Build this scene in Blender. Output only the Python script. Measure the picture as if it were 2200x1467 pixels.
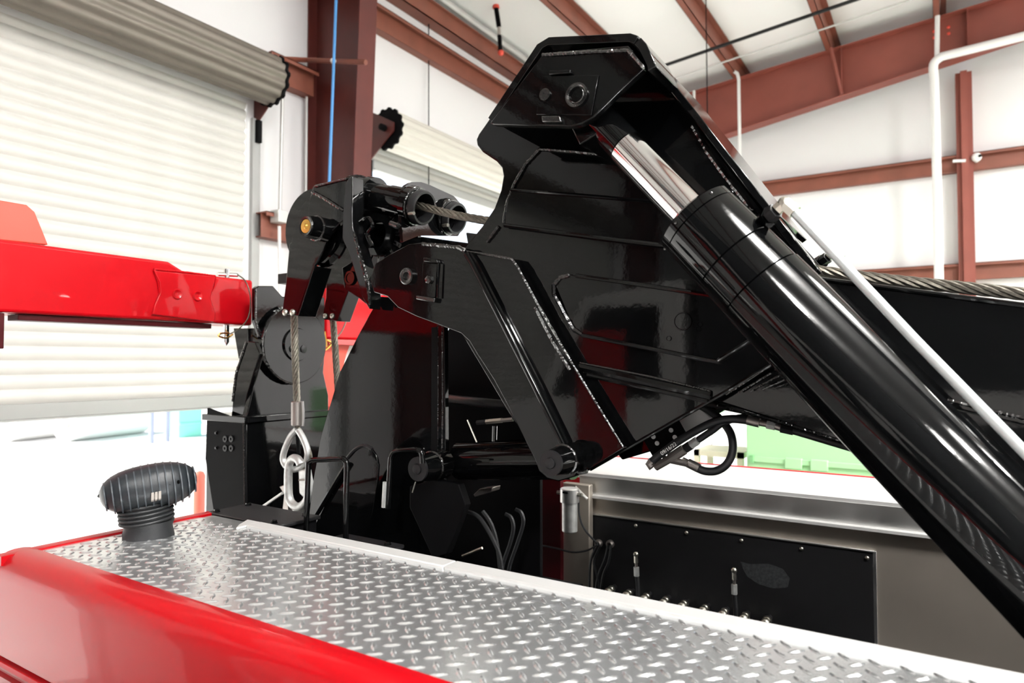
import bpy, bmesh, math, random
from mathutils import Vector, Matrix, Euler, noise
random.seed(7)
for o in list(bpy.data.objects): bpy.data.objects.remove(o, do_unlink=True)
sc = bpy.context.scene
C = sc.collection

# ------------------------------------------------------------------ camera
W_, H_ = 2200.0, 1467.0
FPX = 1450.0; CX, CY = 1100.0, 733.5
YAW, PIT = math.radians(32.5), math.radians(1.66)
CAM = Vector((0, 0, 1.95))
F = Vector((-math.sin(YAW)*math.cos(PIT), math.cos(YAW)*math.cos(PIT), math.sin(PIT)))
R = Vector((math.cos(YAW), math.sin(YAW), 0)); U = R.cross(F)
cd = bpy.data.cameras.new('camera'); cam = bpy.data.objects.new('camera', cd); C.objects.link(cam)
cd.sensor_width = 36; cd.lens = 36*FPX/W_; cd.clip_start = .02; cd.clip_end = 500
cam.matrix_world = Matrix(((R.x, U.x, -F.x, CAM.x), (R.y, U.y, -F.y, CAM.y), (R.z, U.z, -F.z, CAM.z), (0, 0, 0, 1)))
cd.dof.use_dof = True; cd.dof.focus_distance = 1.95; cd.dof.aperture_fstop = 3.2
sc.camera = cam

# ------------------------------------------------------------------ world, sun, exposure
w = bpy.data.worlds.new('sky'); sc.world = w; w.use_nodes = True
nt = w.node_tree; bg = nt.nodes['Background']
sky = nt.nodes.new('ShaderNodeTexSky'); sky.sky_type = 'HOSEK_WILKIE'
sky.sun_direction = Vector((-.45, -.55, .7)).normalized(); sky.turbidity = 6; sky.ground_albedo = .6
hs = nt.nodes.new('ShaderNodeHueSaturation'); hs.inputs['Saturation'].default_value = .35
nt.links.new(sky.outputs[0], hs.inputs['Color']); nt.links.new(hs.outputs[0], bg.inputs[0])
bg.inputs[1].default_value = 7.0
sd = bpy.data.lights.new('sun', 'SUN'); sd.energy = 14; sd.angle = .01; sd.color = (1, .97, .92)
sun = bpy.data.objects.new('sun', sd); C.objects.link(sun)
sun.rotation_euler = Vector((-.45, -.55, .7)).to_track_quat('Z', 'Y').to_euler()
vs = sc.view_settings
vs.view_transform = 'Standard'; vs.look = 'None'; vs.gamma = 1; vs.exposure = -0.15; vs.use_curve_mapping = False
LAMP_W = 400

# ------------------------------------------------------------------ pixel helpers: a pixel is a direction, the plane it touches gives the distance
def ray(x, y): return F + R*((x-CX)/FPX) - U*((y-CY)/FPX)
def PY(x, y, Y): r = ray(x, y); return CAM + r*(Y/r.y)
def PX(x, y, X): r = ray(x, y); return CAM + r*(X/r.x)
def PZ(x, y, Z): r = ray(x, y); return CAM + r*((Z-CAM.z)/r.z)

# ------------------------------------------------------------------ materials
MATS = {}
def mat(name, col, rough=.5, metal=0, coat=0, bump=0, bscale=200, rvar=0, var=0, vscale=5, emit=0, spec=.5, stretch=None, coatr=.04, trans=0):
    m = bpy.data.materials.new(name); m.use_nodes = True
    n = m.node_tree; b = n.nodes['Principled BSDF']; L = n.links.new
    b.inputs['Base Color'].default_value = (*col, 1); b.inputs['Roughness'].default_value = rough
    b.inputs['Metallic'].default_value = metal; b.inputs['Coat Weight'].default_value = coat
    b.inputs['Coat Roughness'].default_value = coatr; b.inputs['Specular IOR Level'].default_value = spec
    if trans: b.inputs['Transmission Weight'].default_value = trans
    if emit:
        b.inputs['Emission Color'].default_value = (*col, 1); b.inputs['Emission Strength'].default_value = emit
    tc = n.nodes.new('ShaderNodeTexCoord'); src = tc.outputs['Object']
    if stretch:
        mp = n.nodes.new('ShaderNodeMapping'); mp.inputs['Scale'].default_value = stretch; L(src, mp.inputs[0]); src = mp.outputs[0]
    if var or rvar:
        t = n.nodes.new('ShaderNodeTexNoise'); t.inputs['Scale'].default_value = vscale; t.inputs['Detail'].default_value = 6; L(src, t.inputs['Vector'])
        if var:
            mr = n.nodes.new('ShaderNodeMapRange'); mr.inputs[1].default_value = .3; mr.inputs[2].default_value = .7
            mr.inputs[3].default_value = 1-var; mr.inputs[4].default_value = 1+var; L(t.outputs[0], mr.inputs[0])
            mx = n.nodes.new('ShaderNodeMix'); mx.data_type = 'RGBA'; mx.blend_type = 'MULTIPLY'; mx.inputs[0].default_value = 1
            mx.inputs[6].default_value = (*col, 1); L(mr.outputs[0], mx.inputs[7]); L(mx.outputs[2], b.inputs['Base Color'])
        if rvar:
            mr = n.nodes.new('ShaderNodeMapRange'); mr.inputs[1].default_value = .3; mr.inputs[2].default_value = .7
            mr.inputs[3].default_value = max(0, rough-rvar); mr.inputs[4].default_value = rough+rvar; L(t.outputs[0], mr.inputs[0]); L(mr.outputs[0], b.inputs['Roughness'])
    if bump:
        t2 = n.nodes.new('ShaderNodeTexNoise'); t2.inputs['Scale'].default_value = bscale; t2.inputs['Detail'].default_value = 2; L(src, t2.inputs['Vector'])
        bp = n.nodes.new('ShaderNodeBump'); bp.inputs['Strength'].default_value = bump; bp.inputs['Distance'].default_value = .002; L(t2.outputs[0], bp.inputs['Height'])
        L(bp.outputs[0], b.inputs['Normal'])
        if coat: L(bp.outputs[0], b.inputs['Coat Normal'])
    MATS[name] = m; return m
mat('black_paint', (.0022, .0024, .0026), .05, bump=.03, bscale=60, spec=.33)
mat('black_weld', (.004, .004, .004), .1, coat=1, bump=.3, bscale=300)
mat('black_satin', (.011, .011, .012), .42, spec=.3, bump=.1, bscale=300)
mat('black_dull', (.0035, .0035, .004), .6, spec=.06)
mat('rubber', (.014, .015, .017), .5, bump=.15, bscale=400)
mat('lamp_fin', (.05, .06, .07), .35)
mat('lamp_black', (.012, .016, .02), .42, bump=.1, bscale=300)
mat('chrome', (.86, .85, .84), .07, 1)
mat('red_paint', (.42, .0018, .006), .35, coat=.3, coatr=.03, spec=.15)
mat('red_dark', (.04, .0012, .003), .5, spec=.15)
mat('residue', (.02, .022, .024), .8, var=.6, vscale=90)
mat('red_rim', (.62, .05, .05), .3, coat=.5)
mat('red_flat', (.75, .08, .05), .5)
mat('treadplate', (.80, .82, .83), .22, .82, bump=.05, bscale=400, rvar=.05, vscale=12)
mat('aluminium', (.78, .78, .77), .38, 1, rvar=.08, vscale=6, bump=.03, bscale=300)
mat('aluminium_brushed', (.5, .45, .39), .42, .7, rvar=.06, vscale=3, var=.08)
mat('aluminium_white', (.72, .72, .71), .5, .3)
mat('zinc', (.62, .6, .53), .32, 1, rvar=.1, vscale=30)
mat('brass', (.72, .42, .1), .3, 1, bump=.3, bscale=200)
mat('galvanised', (.62, .63, .62), .48, .75, bump=.15, bscale=120, var=.15, vscale=40)
mat('ferrule', (.36, .33, .31), .38, .9, bump=.25, bscale=150)
mat('steel_rope', (.19, .175, .145), .42, .85, bump=.3, bscale=700, var=.3, vscale=120)
mat('pipe_grey', (.62, .66, .66), .32, .25, coat=.3)
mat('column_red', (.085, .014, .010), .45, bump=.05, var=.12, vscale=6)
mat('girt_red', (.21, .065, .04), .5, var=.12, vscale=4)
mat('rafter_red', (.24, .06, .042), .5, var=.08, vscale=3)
mat('wall_white', (.86, .86, .87), .55, bump=.6, bscale=3, stretch=(1, 1, .25))
mat('roof_white', (.92, .92, .91), .6, bump=.4, bscale=2)
mat('slat_white', (.68, .67, .635), .45, var=.05, vscale=3)
mat('coil_lit', (.62, .6, .54), .45, .1)  # door curtain coil with the outdoor light painted into its colour
mat('coil_shaded', (.17, .15, .125), .45, .3, var=.08, vscale=5)  # the same kind of coil with its shade painted into the colour
mat('galv_trim', (.42, .43, .42), .5, .3)
mat('conduit_white', (.86, .86, .85), .4)
mat('conduit_grey', (.6, .6, .58), .4, .4)
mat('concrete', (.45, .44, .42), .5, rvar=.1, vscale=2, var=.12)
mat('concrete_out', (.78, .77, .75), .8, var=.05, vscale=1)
mat('blue_hose', (.1, .36, .78), .4)
mat('green_washed', (.42, .78, .42), .45)  # green made paler to carry the flare washing over the dumpster
mat('green_dark', (.2, .5, .22), .5)
mat('white_paint', (.85, .85, .84), .4)
mat('grey_plug', (.36, .33, .3), .5)
mat('text_white', (.8, .8, .78), .6)
mat('clear_lens', (.55, .58, .6), .25, trans=.35)
mat('lamp_glow', (1, .98, .95), .5, emit=14)
mat('bucket_cream', (.8, .78, .6), .5)
mat('container_green', (.25, .75, .6), .5)
mat('post_blue', (.3, .34, .45), .5)

# ------------------------------------------------------------------ mesh builder
class MB:
    def __init__(s): s.v = []; s.f = []; s.sm = []
    def add(s, vs_, fs, smooth=False):
        o = len(s.v); s.v += [Vector(p) for p in vs_]
        for f in fs: s.f.append([o+i for i in f]); s.sm.append(smooth)
        return s
    def box(s, a, b):
        x0, y0, z0 = a; x1, y1, z1 = b
        return s.add([(x0, y0, z0), (x1, y0, z0), (x1, y1, z0), (x0, y1, z0), (x0, y0, z1), (x1, y0, z1), (x1, y1, z1), (x0, y1, z1)],
                     [(0, 3, 2, 1), (4, 5, 6, 7), (0, 1, 5, 4), (1, 2, 6, 5), (2, 3, 7, 6), (3, 0, 4, 7)])
    def obox(s, c, ex, ey, ez):       # centre and three half-edge vectors
        c = Vector(c); P = [c+ex*i+ey*j+ez*k for k in (-1, 1) for (i, j) in ((-1, -1), (1, -1), (1, 1), (-1, 1))]
        return s.add(P, [(0, 3, 2, 1), (4, 5, 6, 7), (0, 1, 5, 4), (1, 2, 6, 5), (2, 3, 7, 6), (3, 0, 4, 7)])
    def prism(s, pts, d, smooth=False):
        n = len(pts); d = Vector(d); P = [Vector(p) for p in pts]
        fs = [tuple(range(n)), tuple(range(2*n-1, n-1, -1))]
        s.add(P+[p+d for p in P], fs)
        o = len(s.v)-2*n
        for i in range(n):
            j = (i+1) % n; s.f.append([o+i, o+i+n, o+j+n, o+j]); s.sm.append(smooth)
        return s
    def prism_holes(s, loop, holes, d):      # extruded plate with real holes
        bm = bmesh.new(); es = []
        for lp in [loop]+holes:
            vs2 = [bm.verts.new(q) for q in lp]; es += [bm.edges.new((vs2[i], vs2[(i+1) % len(vs2)])) for i in range(len(vs2))]
        bmesh.ops.triangle_fill(bm, edges=es, use_beauty=True)
        bm.verts.index_update(); V = [v_.co.copy() for v_ in bm.verts]; Fs = [[v_.index for v_ in f_.verts] for f_ in bm.faces]; bm.free()
        n = len(V); d = Vector(d); s.add(V+[q+d for q in V], Fs+[[i+n for i in reversed(f_)] for f_ in Fs]); o = len(s.v)-2*n; k = 0
        for lp in [loop]+holes:
            m = len(lp)
            for i in range(m): a, b = o+k+i, o+k+(i+1) % m; s.f.append([a, a+n, b+n, b]); s.sm.append(False)
            k += m
        return s
    def tube(s, pts, r, n=10, caps=True, closed=False):
        P = [Vector(p) for p in pts]; m = len(P); rr = r if isinstance(r, (list, tuple)) else [r]*m
        o = len(s.v); prev = None
        for i in range(m):
            if closed: t = P[(i+1) % m]-P[i-1]
            else: t = P[min(i+1, m-1)]-P[max(i-1, 0)]
            if t.length < 1e-9: t = Vector((0, 0, 1))
            t.normalize()
            if prev is None:
                a = Vector((0, 0, 1)) if abs(t.z) < .9 else Vector((1, 0, 0)); u = t.cross(a).normalized()
            else:
                u = prev - t*prev.dot(t); u = u.normalized() if u.length > 1e-6 else t.orthogonal().normalized()
            prev = u; v_ = t.cross(u)
            for k in range(n):
                an = 2*math.pi*k/n; s.v.append(P[i]+(u*math.cos(an)+v_*math.sin(an))*rr[i])
        for i in range(m if closed else m-1):
            a = o+i*n; b = o+((i+1) % m)*n
            for k in range(n): s.f.append([a+k, a+(k+1) % n, b+(k+1) % n, b+k]); s.sm.append(True)
        if caps and not closed:
            s.f.append([o+k for k in range(n-1, -1, -1)]); s.sm.append(False)
            s.f.append([o+(m-1)*n+k for k in range(n)]); s.sm.append(False)
        return s
    def lathe(s, p0, axis, prof, n=32, caps=True):      # prof: (distance along axis, radius)
        p0 = Vector(p0); a = Vector(axis).normalized(); u = a.orthogonal().normalized(); v_ = a.cross(u); o = len(s.v)
        for (t, r) in prof:
            for k in range(n):
                an = 2*math.pi*k/n; s.v.append(p0+a*t+(u*math.cos(an)+v_*math.sin(an))*max(r, 1e-5))
        for i in range(len(prof)-1):
            for k in range(n):
                x, y = o+i*n, o+(i+1)*n; s.f.append([x+k, x+(k+1) % n, y+(k+1) % n, y+k]); s.sm.append(True)
        if caps:
            s.f.append([o+k for k in range(n-1, -1, -1)]); s.sm.append(False)
            s.f.append([o+(len(prof)-1)*n+k for k in range(n)]); s.sm.append(False)
        return s
    def cyl(s, a, b, r, n=20): a = Vector(a); b = Vector(b); return s.lathe(a, b-a, [(0, r), ((b-a).length, r)], n)
    def weld(s, pts, r, n=6):
        P = [Vector(p) for p in pts]; out = []; rad = []
        for i in range(len(P)-1):
            k = max(2, int((P[i+1]-P[i]).length/(r*.5)))
            for j in range(k): out.append(P[i].lerp(P[i+1], j/k)+Vector((random.uniform(-1, 1), random.uniform(-1, 1), random.uniform(-1, 1)))*r*.07); rad.append(r*random.uniform(.62, .9))
        out.append(P[-1]); rad.append(r*.6); return s.tube(out, rad, n)
    def sphere(s, c, r, n=14, sx=1, sy=1, sz=1):
        c = Vector(c); m = n//2; o = len(s.v)
        for i in range(m+1):
            th = math.pi*i/m
            for k in range(n):
                ph = 2*math.pi*k/n; s.v.append(c+Vector((sx*r*math.sin(th)*math.cos(ph), sy*r*math.sin(th)*math.sin(ph), sz*r*math.cos(th))))
        for i in range(m):
            for k in range(n): s.f.append([o+i*n+k, o+(i+1)*n+k, o+(i+1)*n+(k+1) % n, o+i*n+(k+1) % n]); s.sm.append(True)
        return s
    def mesh(s, name, c=None):
        lo = Vector((min(p.x for p in s.v), min(p.y for p in s.v), min(p.z for p in s.v)))
        hi = Vector((max(p.x for p in s.v), max(p.y for p in s.v), max(p.z for p in s.v)))
        if c is None: c = (lo+hi)/2
        me = bpy.data.meshes.new(name); me.from_pydata([p-c for p in s.v], [], s.f)
        me.polygons.foreach_set('use_smooth', [bool(x) for x in s.sm])
        bm = bmesh.new(); bm.from_mesh(me); bmesh.ops.remove_doubles(bm, verts=bm.verts, dist=1e-6); bmesh.ops.recalc_face_normals(bm, faces=bm.faces); bm.to_mesh(me); bm.free()
        me.set_sharp_from_angle(angle=math.radians(38))
        return me, c
    def build(s, name, m, parent=None, bevel=0, seg=2):
        me, c = s.mesh(name); me.materials.append(MATS[m])
        o = bpy.data.objects.new(name, me); C.objects.link(o)
        place(o, c, parent)
        if bevel:
            md = o.modifiers.new('bevel', 'BEVEL'); md.width = bevel; md.segments = seg; md.limit_method = 'ANGLE'; md.angle_limit = math.radians(40)
            md.harden_normals = False
        return o
WLOC = {}
def place(o, c, parent):
    c = Vector(c); WLOC[o.name] = c
    if parent is not None: o.parent = parent; o.location = c-WLOC[parent.name]
    else: o.location = c
def tag(o, label=None, cat=None, group=None, kind=None):
    if label: o['label'] = label
    if cat: o['category'] = cat
    if group: o['group'] = group
    if kind: o['kind'] = kind
    return o
def thing(name, loc, label, cat, group=None):
    o = bpy.data.objects.new(name, None); C.objects.link(o); o.empty_display_size = .05
    o.location = loc; WLOC[o.name] = Vector(loc); return tag(o, label, cat, group)
def inst(name, me, c, parent=None, rot=None, scale=None):
    o = bpy.data.objects.new(name, me); C.objects.link(o); place(o, c, parent)
    if rot is not None: o.rotation_euler = rot
    if scale is not None: o.scale = scale
    return o
def dup(root, off, label=None, group=None):
    def cp(o, par):
        c = o.copy(); C.objects.link(c); WLOC[c.name] = WLOC[o.name]+Vector(off)
        if par is not None: c.parent = par
        else: c.location = o.location+Vector(off)
        for ch in list(o.children): cp(ch, c)
        return c
    c = cp(root, None)
    if label: c['label'] = label
    if group: c['group'] = group
    return c
def plate(name, px, Y, t, m, parent, bevel=.003):
    return MB().prism([PY(x, y, Y) for x, y in px], (0, t, 0)).build(name, m, parent, bevel)
def xplate(name, px, X, t, m, parent, bevel=.003):
    return MB().prism([PX(x, y, X) for x, y in px], (-t, 0, 0)).build(name, m, parent, bevel)
def ywelds(parent, px, Y, r=.006, m='black_weld'):
    return MB().weld([PY(x, y, Y) for x, y in px], r).build('weld_bead', m, parent)
def smooth_path(pts, k=8):
    P = [Vector(p) for p in pts]; out = []
    for i in range(len(P)-1):
        a, b, c, d = P[max(i-1, 0)], P[i], P[i+1], P[min(i+2, len(P)-1)]
        for j in range(k):
            t = j/k
            out.append(.5*((2*b)+(c-a)*t+(2*a-5*b+4*c-d)*t*t+(3*b-a-3*c+d)*t**3))
    out.append(P[-1]); return out
def arc(cx_, cy_, rx, ry, a0, a1, n):
    return [(cx_+rx*math.cos(math.radians(a0+(a1-a0)*i/n)), cy_+ry*math.sin(math.radians(a0+(a1-a0)*i/n))) for i in range(n+1)]
def ring_y(px, r_px, Y, r=None):      # centre on plane Y and metric radius for a radius in px (vertical)
    c = PY(px[0], px[1], Y); a = PY(px[0], px[1]-r_px, Y); return c, (a-c).length

# shared hex bolt head pointing -Y
def bolt_mesh(r, h, m, name, round_=False):
    b = MB()
    if round_: b.lathe((0, 0, 0), (0, -1, 0), [(0, r), (h*.4, r*.95), (h*.8, r*.6), (h, .0)], 12, caps=False)
    else: b.lathe((0, 0, 0), (0, -1, 0), [(0, r*1.25), (h*.2, r*1.25)], 14); b.lathe((0, 0, 0), (0, -1, 0), [(0, r), (h*.85, r), (h, r*.85)], 6)
    me, _ = b.mesh(name, Vector((0, 0, 0))); me.materials.append(MATS[m]); return me
BOLT_BLACK = bolt_mesh(.009, .009, 'black_paint', 'bolt')
BOLT_STEEL = bolt_mesh(.011, .009, 'zinc', 'bolt', True)

# ================================================================== BUILDING
WX, BY, EX, FY = -4.7, 10.1, 13.0, -9.0
def roofz(x): return 5.92+.0875*(min(x, 8)-WX) - .0875*max(0, x-8)
def struct(o): return tag(o, kind='structure')
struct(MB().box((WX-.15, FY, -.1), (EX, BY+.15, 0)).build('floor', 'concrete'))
# door openings in the left wall
D1 = (-.95, 3.40, 4.02); D2 = (4.80, 9.1, 4.02); D0 = (-7.2, -2.6, 4.02)
b = MB(); T = .12
ys = [FY, D0[0], D0[1], D1[0], D1[1], D2[0], D2[1], BY]
for i in range(0, 8, 2): b.box((WX-T, ys[i], 0), (WX, ys[i+1], 6.0))
for d in (D0, D1, D2): b.box((WX-T, d[0], d[2]), (WX, d[1], 6.0))
struct(b.build('wall_left', 'wall_white'))
struct(MB().prism([(WX-T, BY, 0), (EX, BY, 0), (EX, BY, roofz(EX)+.1), (8, BY, roofz(8)+.1), (WX-T, BY, roofz(WX)+.1)], (0, .12, 0)).build('wall_back', 'wall_white'))
struct(MB().box((EX, FY, 0), (EX+.12, BY, 7)).build('wall_right', 'wall_white'))
mat('wall_grey', (.42, .43, .43), .6, bump=.5, bscale=3)
struct(MB().prism([(WX-T, FY-.12, 0), (EX, FY-.12, 0), (EX, FY-.12, roofz(EX)+.1), (8, FY-.12, roofz(8)+.1), (WX-T, FY-.12, roofz(WX)+.1)], (0, .12, 0)).build('wall_front', 'wall_grey'))
b = MB()
b.add([(WX-T, FY-.1, roofz(WX)), (8, FY-.1, roofz(8)), (8, BY+.1, roofz(8)), (WX-T, BY+.1, roofz(WX)),
       (WX-T, FY-.1, roofz(WX)+.12), (8, FY-.1, roofz(8)+.12), (8, BY+.1, roofz(8)+.12), (WX-T, BY+.1, roofz(WX)+.12)],
      [(0, 3, 2, 1), (4, 5, 6, 7), (0, 1, 5, 4), (1, 2, 6, 5), (2, 3, 7, 6), (3, 0, 4, 7)])
b.add([(8, FY-.1, roofz(8)), (EX+.1, FY-.1, roofz(EX)), (EX+.1, BY+.1, roofz(EX)), (8, BY+.1, roofz(8)),
       (8, FY-.1, roofz(8)+.12), (EX+.1, FY-.1, roofz(EX)+.12), (EX+.1, BY+.1, roofz(EX)+.12), (8, BY+.1, roofz(8)+.12)],
      [(0, 3, 2, 1), (4, 5, 6, 7), (0, 1, 5, 4), (1, 2, 6, 5), (2, 3, 7, 6), (3, 0, 4, 7)])
struct(b.build('ceiling', 'roof_white'))

# roll-up doors: curtain slats, coil, guides, bottom bar
def slat_mesh(wd, p):
    b = MB(); n = 6; pr = []
    for i in range(n+1): t = i/n; pr.append((.020*math.sin(math.pi*t)**.7+.001, p*(t-.5)))
    pts = [(x, -wd/2, z) for x, z in pr]+[(-.006, -wd/2, p/2), (-.006, -wd/2, -p/2)]
    b.prism(pts, (0, wd, 0)); me, _ = b.mesh('slat', Vector((0, 0, 0))); me.materials.append(MATS['slat_white']); return me
def roll_door(idx, d, bottom, p=.088):
    wd = d[1]-d[0]; yc = (d[0]+d[1])/2
    r = bpy.data.objects.new('door_%d' % idx, None); C.objects.link(r); r.location = (WX, yc, 0); WLOC[r.name] = Vector((WX, yc, 0)); struct(r)
    me = slat_mesh(wd-.02, p); z = bottom+.09+p/2
    while z < 4.1: inst('slat', me, (WX-.02, yc, z), r); z += p
    b = MB().box((WX-.035, d[0]+.02, bottom), (WX+.02, d[1]-.02, bottom+.09)).box((WX-.035, d[0]+.02, bottom-.012), (WX+.045, d[1]-.02, bottom)); b.build('bottom_bar', 'galv_trim', r, .003)
    # coil with the ribs of the rolled curtain
    b = MB(); ax = Vector((WX+.25, d[0]-.03, 4.17)); n = 96; o = len(b.v); L = wd+.06
    for yy in (0, L):
        for k in range(n):
            an = 2*math.pi*k/n; rr = .185+.009*math.cos(an*14)
            b.v.append(ax+Vector((rr*math.cos(an), yy, rr*math.sin(an))))
    for k in range(n): b.f.append([o+k, o+(k+1) % n, o+n+(k+1) % n, o+n+k]); b.sm.append(True)
    b.f.append([o+k for k in range(n-1, -1, -1)]); b.sm.append(False); b.f.append([o+n+k for k in range(n)]); b.sm.append(False)
    b.build('coil', 'coil_lit' if idx == 2 else 'coil_shaded', r)
    for yy, sg in ((d[0]-.03, -1), (d[1]+.03, 1)):
        e = MB(); pr = []
        for k in range(56):
            an = 2*math.pi*k/56; rr = .205 if k % 4 < 2 else .188; pr.append(Vector((WX+.25+rr*math.cos(an), yy, 4.17+rr*math.sin(an))))
        e.prism(pr, (0, .025*sg, 0)); e.cyl((WX+.25, yy, 4.17), (WX+.25, yy+.1*sg, 4.17), .03)
        e.build('chain_sprocket', 'black_dull', r)
        g = MB().box((WX-.04, yy-.0 if sg > 0 else yy-.075, 0), (WX+.035, yy+.075 if sg > 0 else yy, 3.92)); g.build('guide_rail', 'galv_trim', r, .004)
        k_ = MB().prism([(WX+.002, yy+.03*sg, 3.85), (WX+.36, yy+.03*sg, 4.13), (WX+.36, yy+.03*sg, 4.21), (WX+.002, yy+.03*sg, 4.40)], (0, .012*sg, 0)); k_.build('coil_bracket', 'column_red', r)
        MB().box((WX+.03, yy+.02*sg, 3.72), (WX+.07, yy+.06*sg, 3.9)).build('limit_stop', 'black_dull', r)
    return r
roll_door(1, D1, 1.60); roll_door(2, D2, 3.84); roll_door(3, D0, .25)

# steel frame ------------------------------------------------------
def wgirt(a, b_, z, side, label):
    # zee girt: web + two lips
    m = MB(); h = .10
    if side == 'left':
        m.box((WX+.002, a, z-h), (WX+.10, b_, z-h+.008)); m.box((WX+.094, a, z-h), (WX+.102, b_, z+h)); m.box((WX+.002, a, z+h-.008), (WX+.17, b_, z+h)); m.box((WX+.162, a, z+h-.035), (WX+.17, b_, z+h))
    else:
        m.box((a, BY-.10, z-h), (b_, BY-.002, z-h+.008)); m.box((a, BY-.102, z-h), (b_, BY-.094, z+h)); m.box((a, BY-.17, z+h-.008), (b_, BY-.002, z+h)); m.box((a, BY-.17, z+h-.035), (b_, BY-.162, z+h))
    return tag(m.build('wall_girt', 'girt_red'), label, 'girt', 'red wall girts')
wgirt(3.465, 3.99, 3.05, 'left', 'short red steel girt at mid height between roll door guide and column')
wgirt(3.5, 3.99, 4.36, 'left', 'short red steel girt beside the coil end of the half closed roll door')
wgirt(4.21, 10.0, 5.30, 'left', 'long red steel girt above the raised roll door')
wgirt(-9, 3.99, 5.30, 'left', 'long red steel girt above the half closed roll door')
wgirt(-4.4, .19, 4.40, 'back', 'upper red steel girt on the back wall beside white drop pipe')
wgirt(.36, 12.9, 4.40, 'back', 'upper red steel girt with a small camera on it')
wgirt(-4.4, .19, 3.05, 'back', 'lower red steel girt on the back wall behind the boom rope')
wgirt(.36, 12.9, 3.05, 'back', 'lower red steel girt on the back wall past the red post')
# eave strut
b = MB().box((WX+.01, FY, 5.60), (WX+.16, BY-.02, 5.61)).box((WX+.15, FY, 5.60), (WX+.16, BY-.02, 5.78)).box((WX+.01, FY, 5.77), (WX+.2, BY-.02, 5.78))
tag(b.build('eave_strut', 'girt_red'), 'red steel eave strut where side wall meets the roof', 'eave strut')
tag(MB().cyl((WX+.2, FY, 5.86), (WX+.2, BY-.05, 5.86), .035).build('eave_pipe', 'conduit_grey'), 'grey pipe running along the eave above the red strut', 'pipe')
def column(y, label):
    r = thing('steel_column', (WX+.3, y, 0), label, 'column')
    z1 = 5.66
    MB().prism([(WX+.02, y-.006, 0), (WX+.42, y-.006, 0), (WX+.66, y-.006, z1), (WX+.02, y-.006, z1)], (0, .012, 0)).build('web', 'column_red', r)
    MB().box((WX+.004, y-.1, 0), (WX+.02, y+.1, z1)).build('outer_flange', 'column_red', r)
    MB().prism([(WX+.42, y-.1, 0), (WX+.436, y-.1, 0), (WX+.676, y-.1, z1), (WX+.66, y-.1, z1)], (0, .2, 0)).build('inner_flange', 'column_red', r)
    return r
column(4.1, 'dark red tapered steel column between the two roll doors')
column(-1.8, 'dark red tapered steel column left of the half closed roll door'); column(-7.9, 'dark red tapered steel column beyond the closed roll door')
for i, x in enumerate((-2.6, .4, 3.4, 6.4, 9.4)):
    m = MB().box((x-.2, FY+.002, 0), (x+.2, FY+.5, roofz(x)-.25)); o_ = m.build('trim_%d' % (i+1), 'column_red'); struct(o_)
# rafters with tapered web
def rafter(y, label, k=1):
    r = thing('roof_rafter', (-2, y, 5.6), label, 'rafter')
    def top(x): return roofz(x)-.2
    def bot(x): return 5.154+.157*(x+2.69) if x < 1.2 else 5.154+.157*3.89+.0875*(x-1.2)
    xs = [WX+.67, -2.7, -.1, 1.2, 8]
    pts = [(x, y-.006, bot(x)) for x in xs]+[(x, y-.006, top(x)) for x in reversed(xs)]
    MB().prism(pts, (0, .012, 0)).build('web', 'rafter_red', r)
    MB().prism([(x, y-.1, bot(x)-.016) for x in xs]+[(x, y-.1, bot(x)) for x in reversed(xs)], (0, .2, 0)).build('bottom_flange', 'rafter_red', r)
    MB().prism([(x, y-.1, top(x)) for x in xs]+[(x, y-.1, top(x)+.016) for x in reversed(xs)], (0, .2, 0)).build('top_flange', 'rafter_red', r)
    for x in (-1.05, .32, 3):
        MB().box((x-.005, y-.1, bot(x)), (x+.005, y+.1, top(x))).build('stiffener', 'rafter_red', r)
    for x in (-.02, .13):
        for dz in (.12, .2): inst('bolt', BOLT_RED, (x, y-.007, top(x)-dz), r)
    return r
BOLT_RED = bolt_mesh(.02, .014, 'red_flat', 'bolt', True)
rafter(9.72, 'red tapered steel rafter running along the back wall')
tag(MB().box((.19, 9.90, 0), (.36, 10.06, 5.5)).box((.24, 9.84, 0), (.31, 9.9, 5.5)).build('end_wall_post', 'rafter_red'), 'red steel post standing against the back wall', 'post')
for i, x in enumerate((-3.52, -2.35, -1.16, .04, 1.2)):
    m = MB(); z = roofz(x)
    m.box((x-.004, FY, z-.2), (x+.004, BY-.01, z)); m.box((x-.07, FY, z-.2), (x+.004, BY-.01, z-.192)); m.box((x, FY, z-.008), (x+.07, BY-.01, z)); m.box((x-.07, FY, z-.2), (x-.064, BY-.01, z-.17))
    tag(m.build('roof_purlin', 'girt_red'), ['red roof purlin nearest the eave strut, over the boom tip', 'red roof purlin with a vertical conduit at its rafter end', 'red roof purlin crossed by the black rod, with a flange brace',
        'red roof purlin over the bolted rafter splice', 'red roof purlin beyond the bolted rafter splice'][i], 'purlin', 'roof purlins')
tag(MB().cyl((-1.16, 9.55, roofz(-1.16)-.2), (-1.05, 9.65, 5.43), .022).build('flange_brace', 'rafter_red'), 'short red brace from purlin down to the rafter', 'brace')
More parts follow.
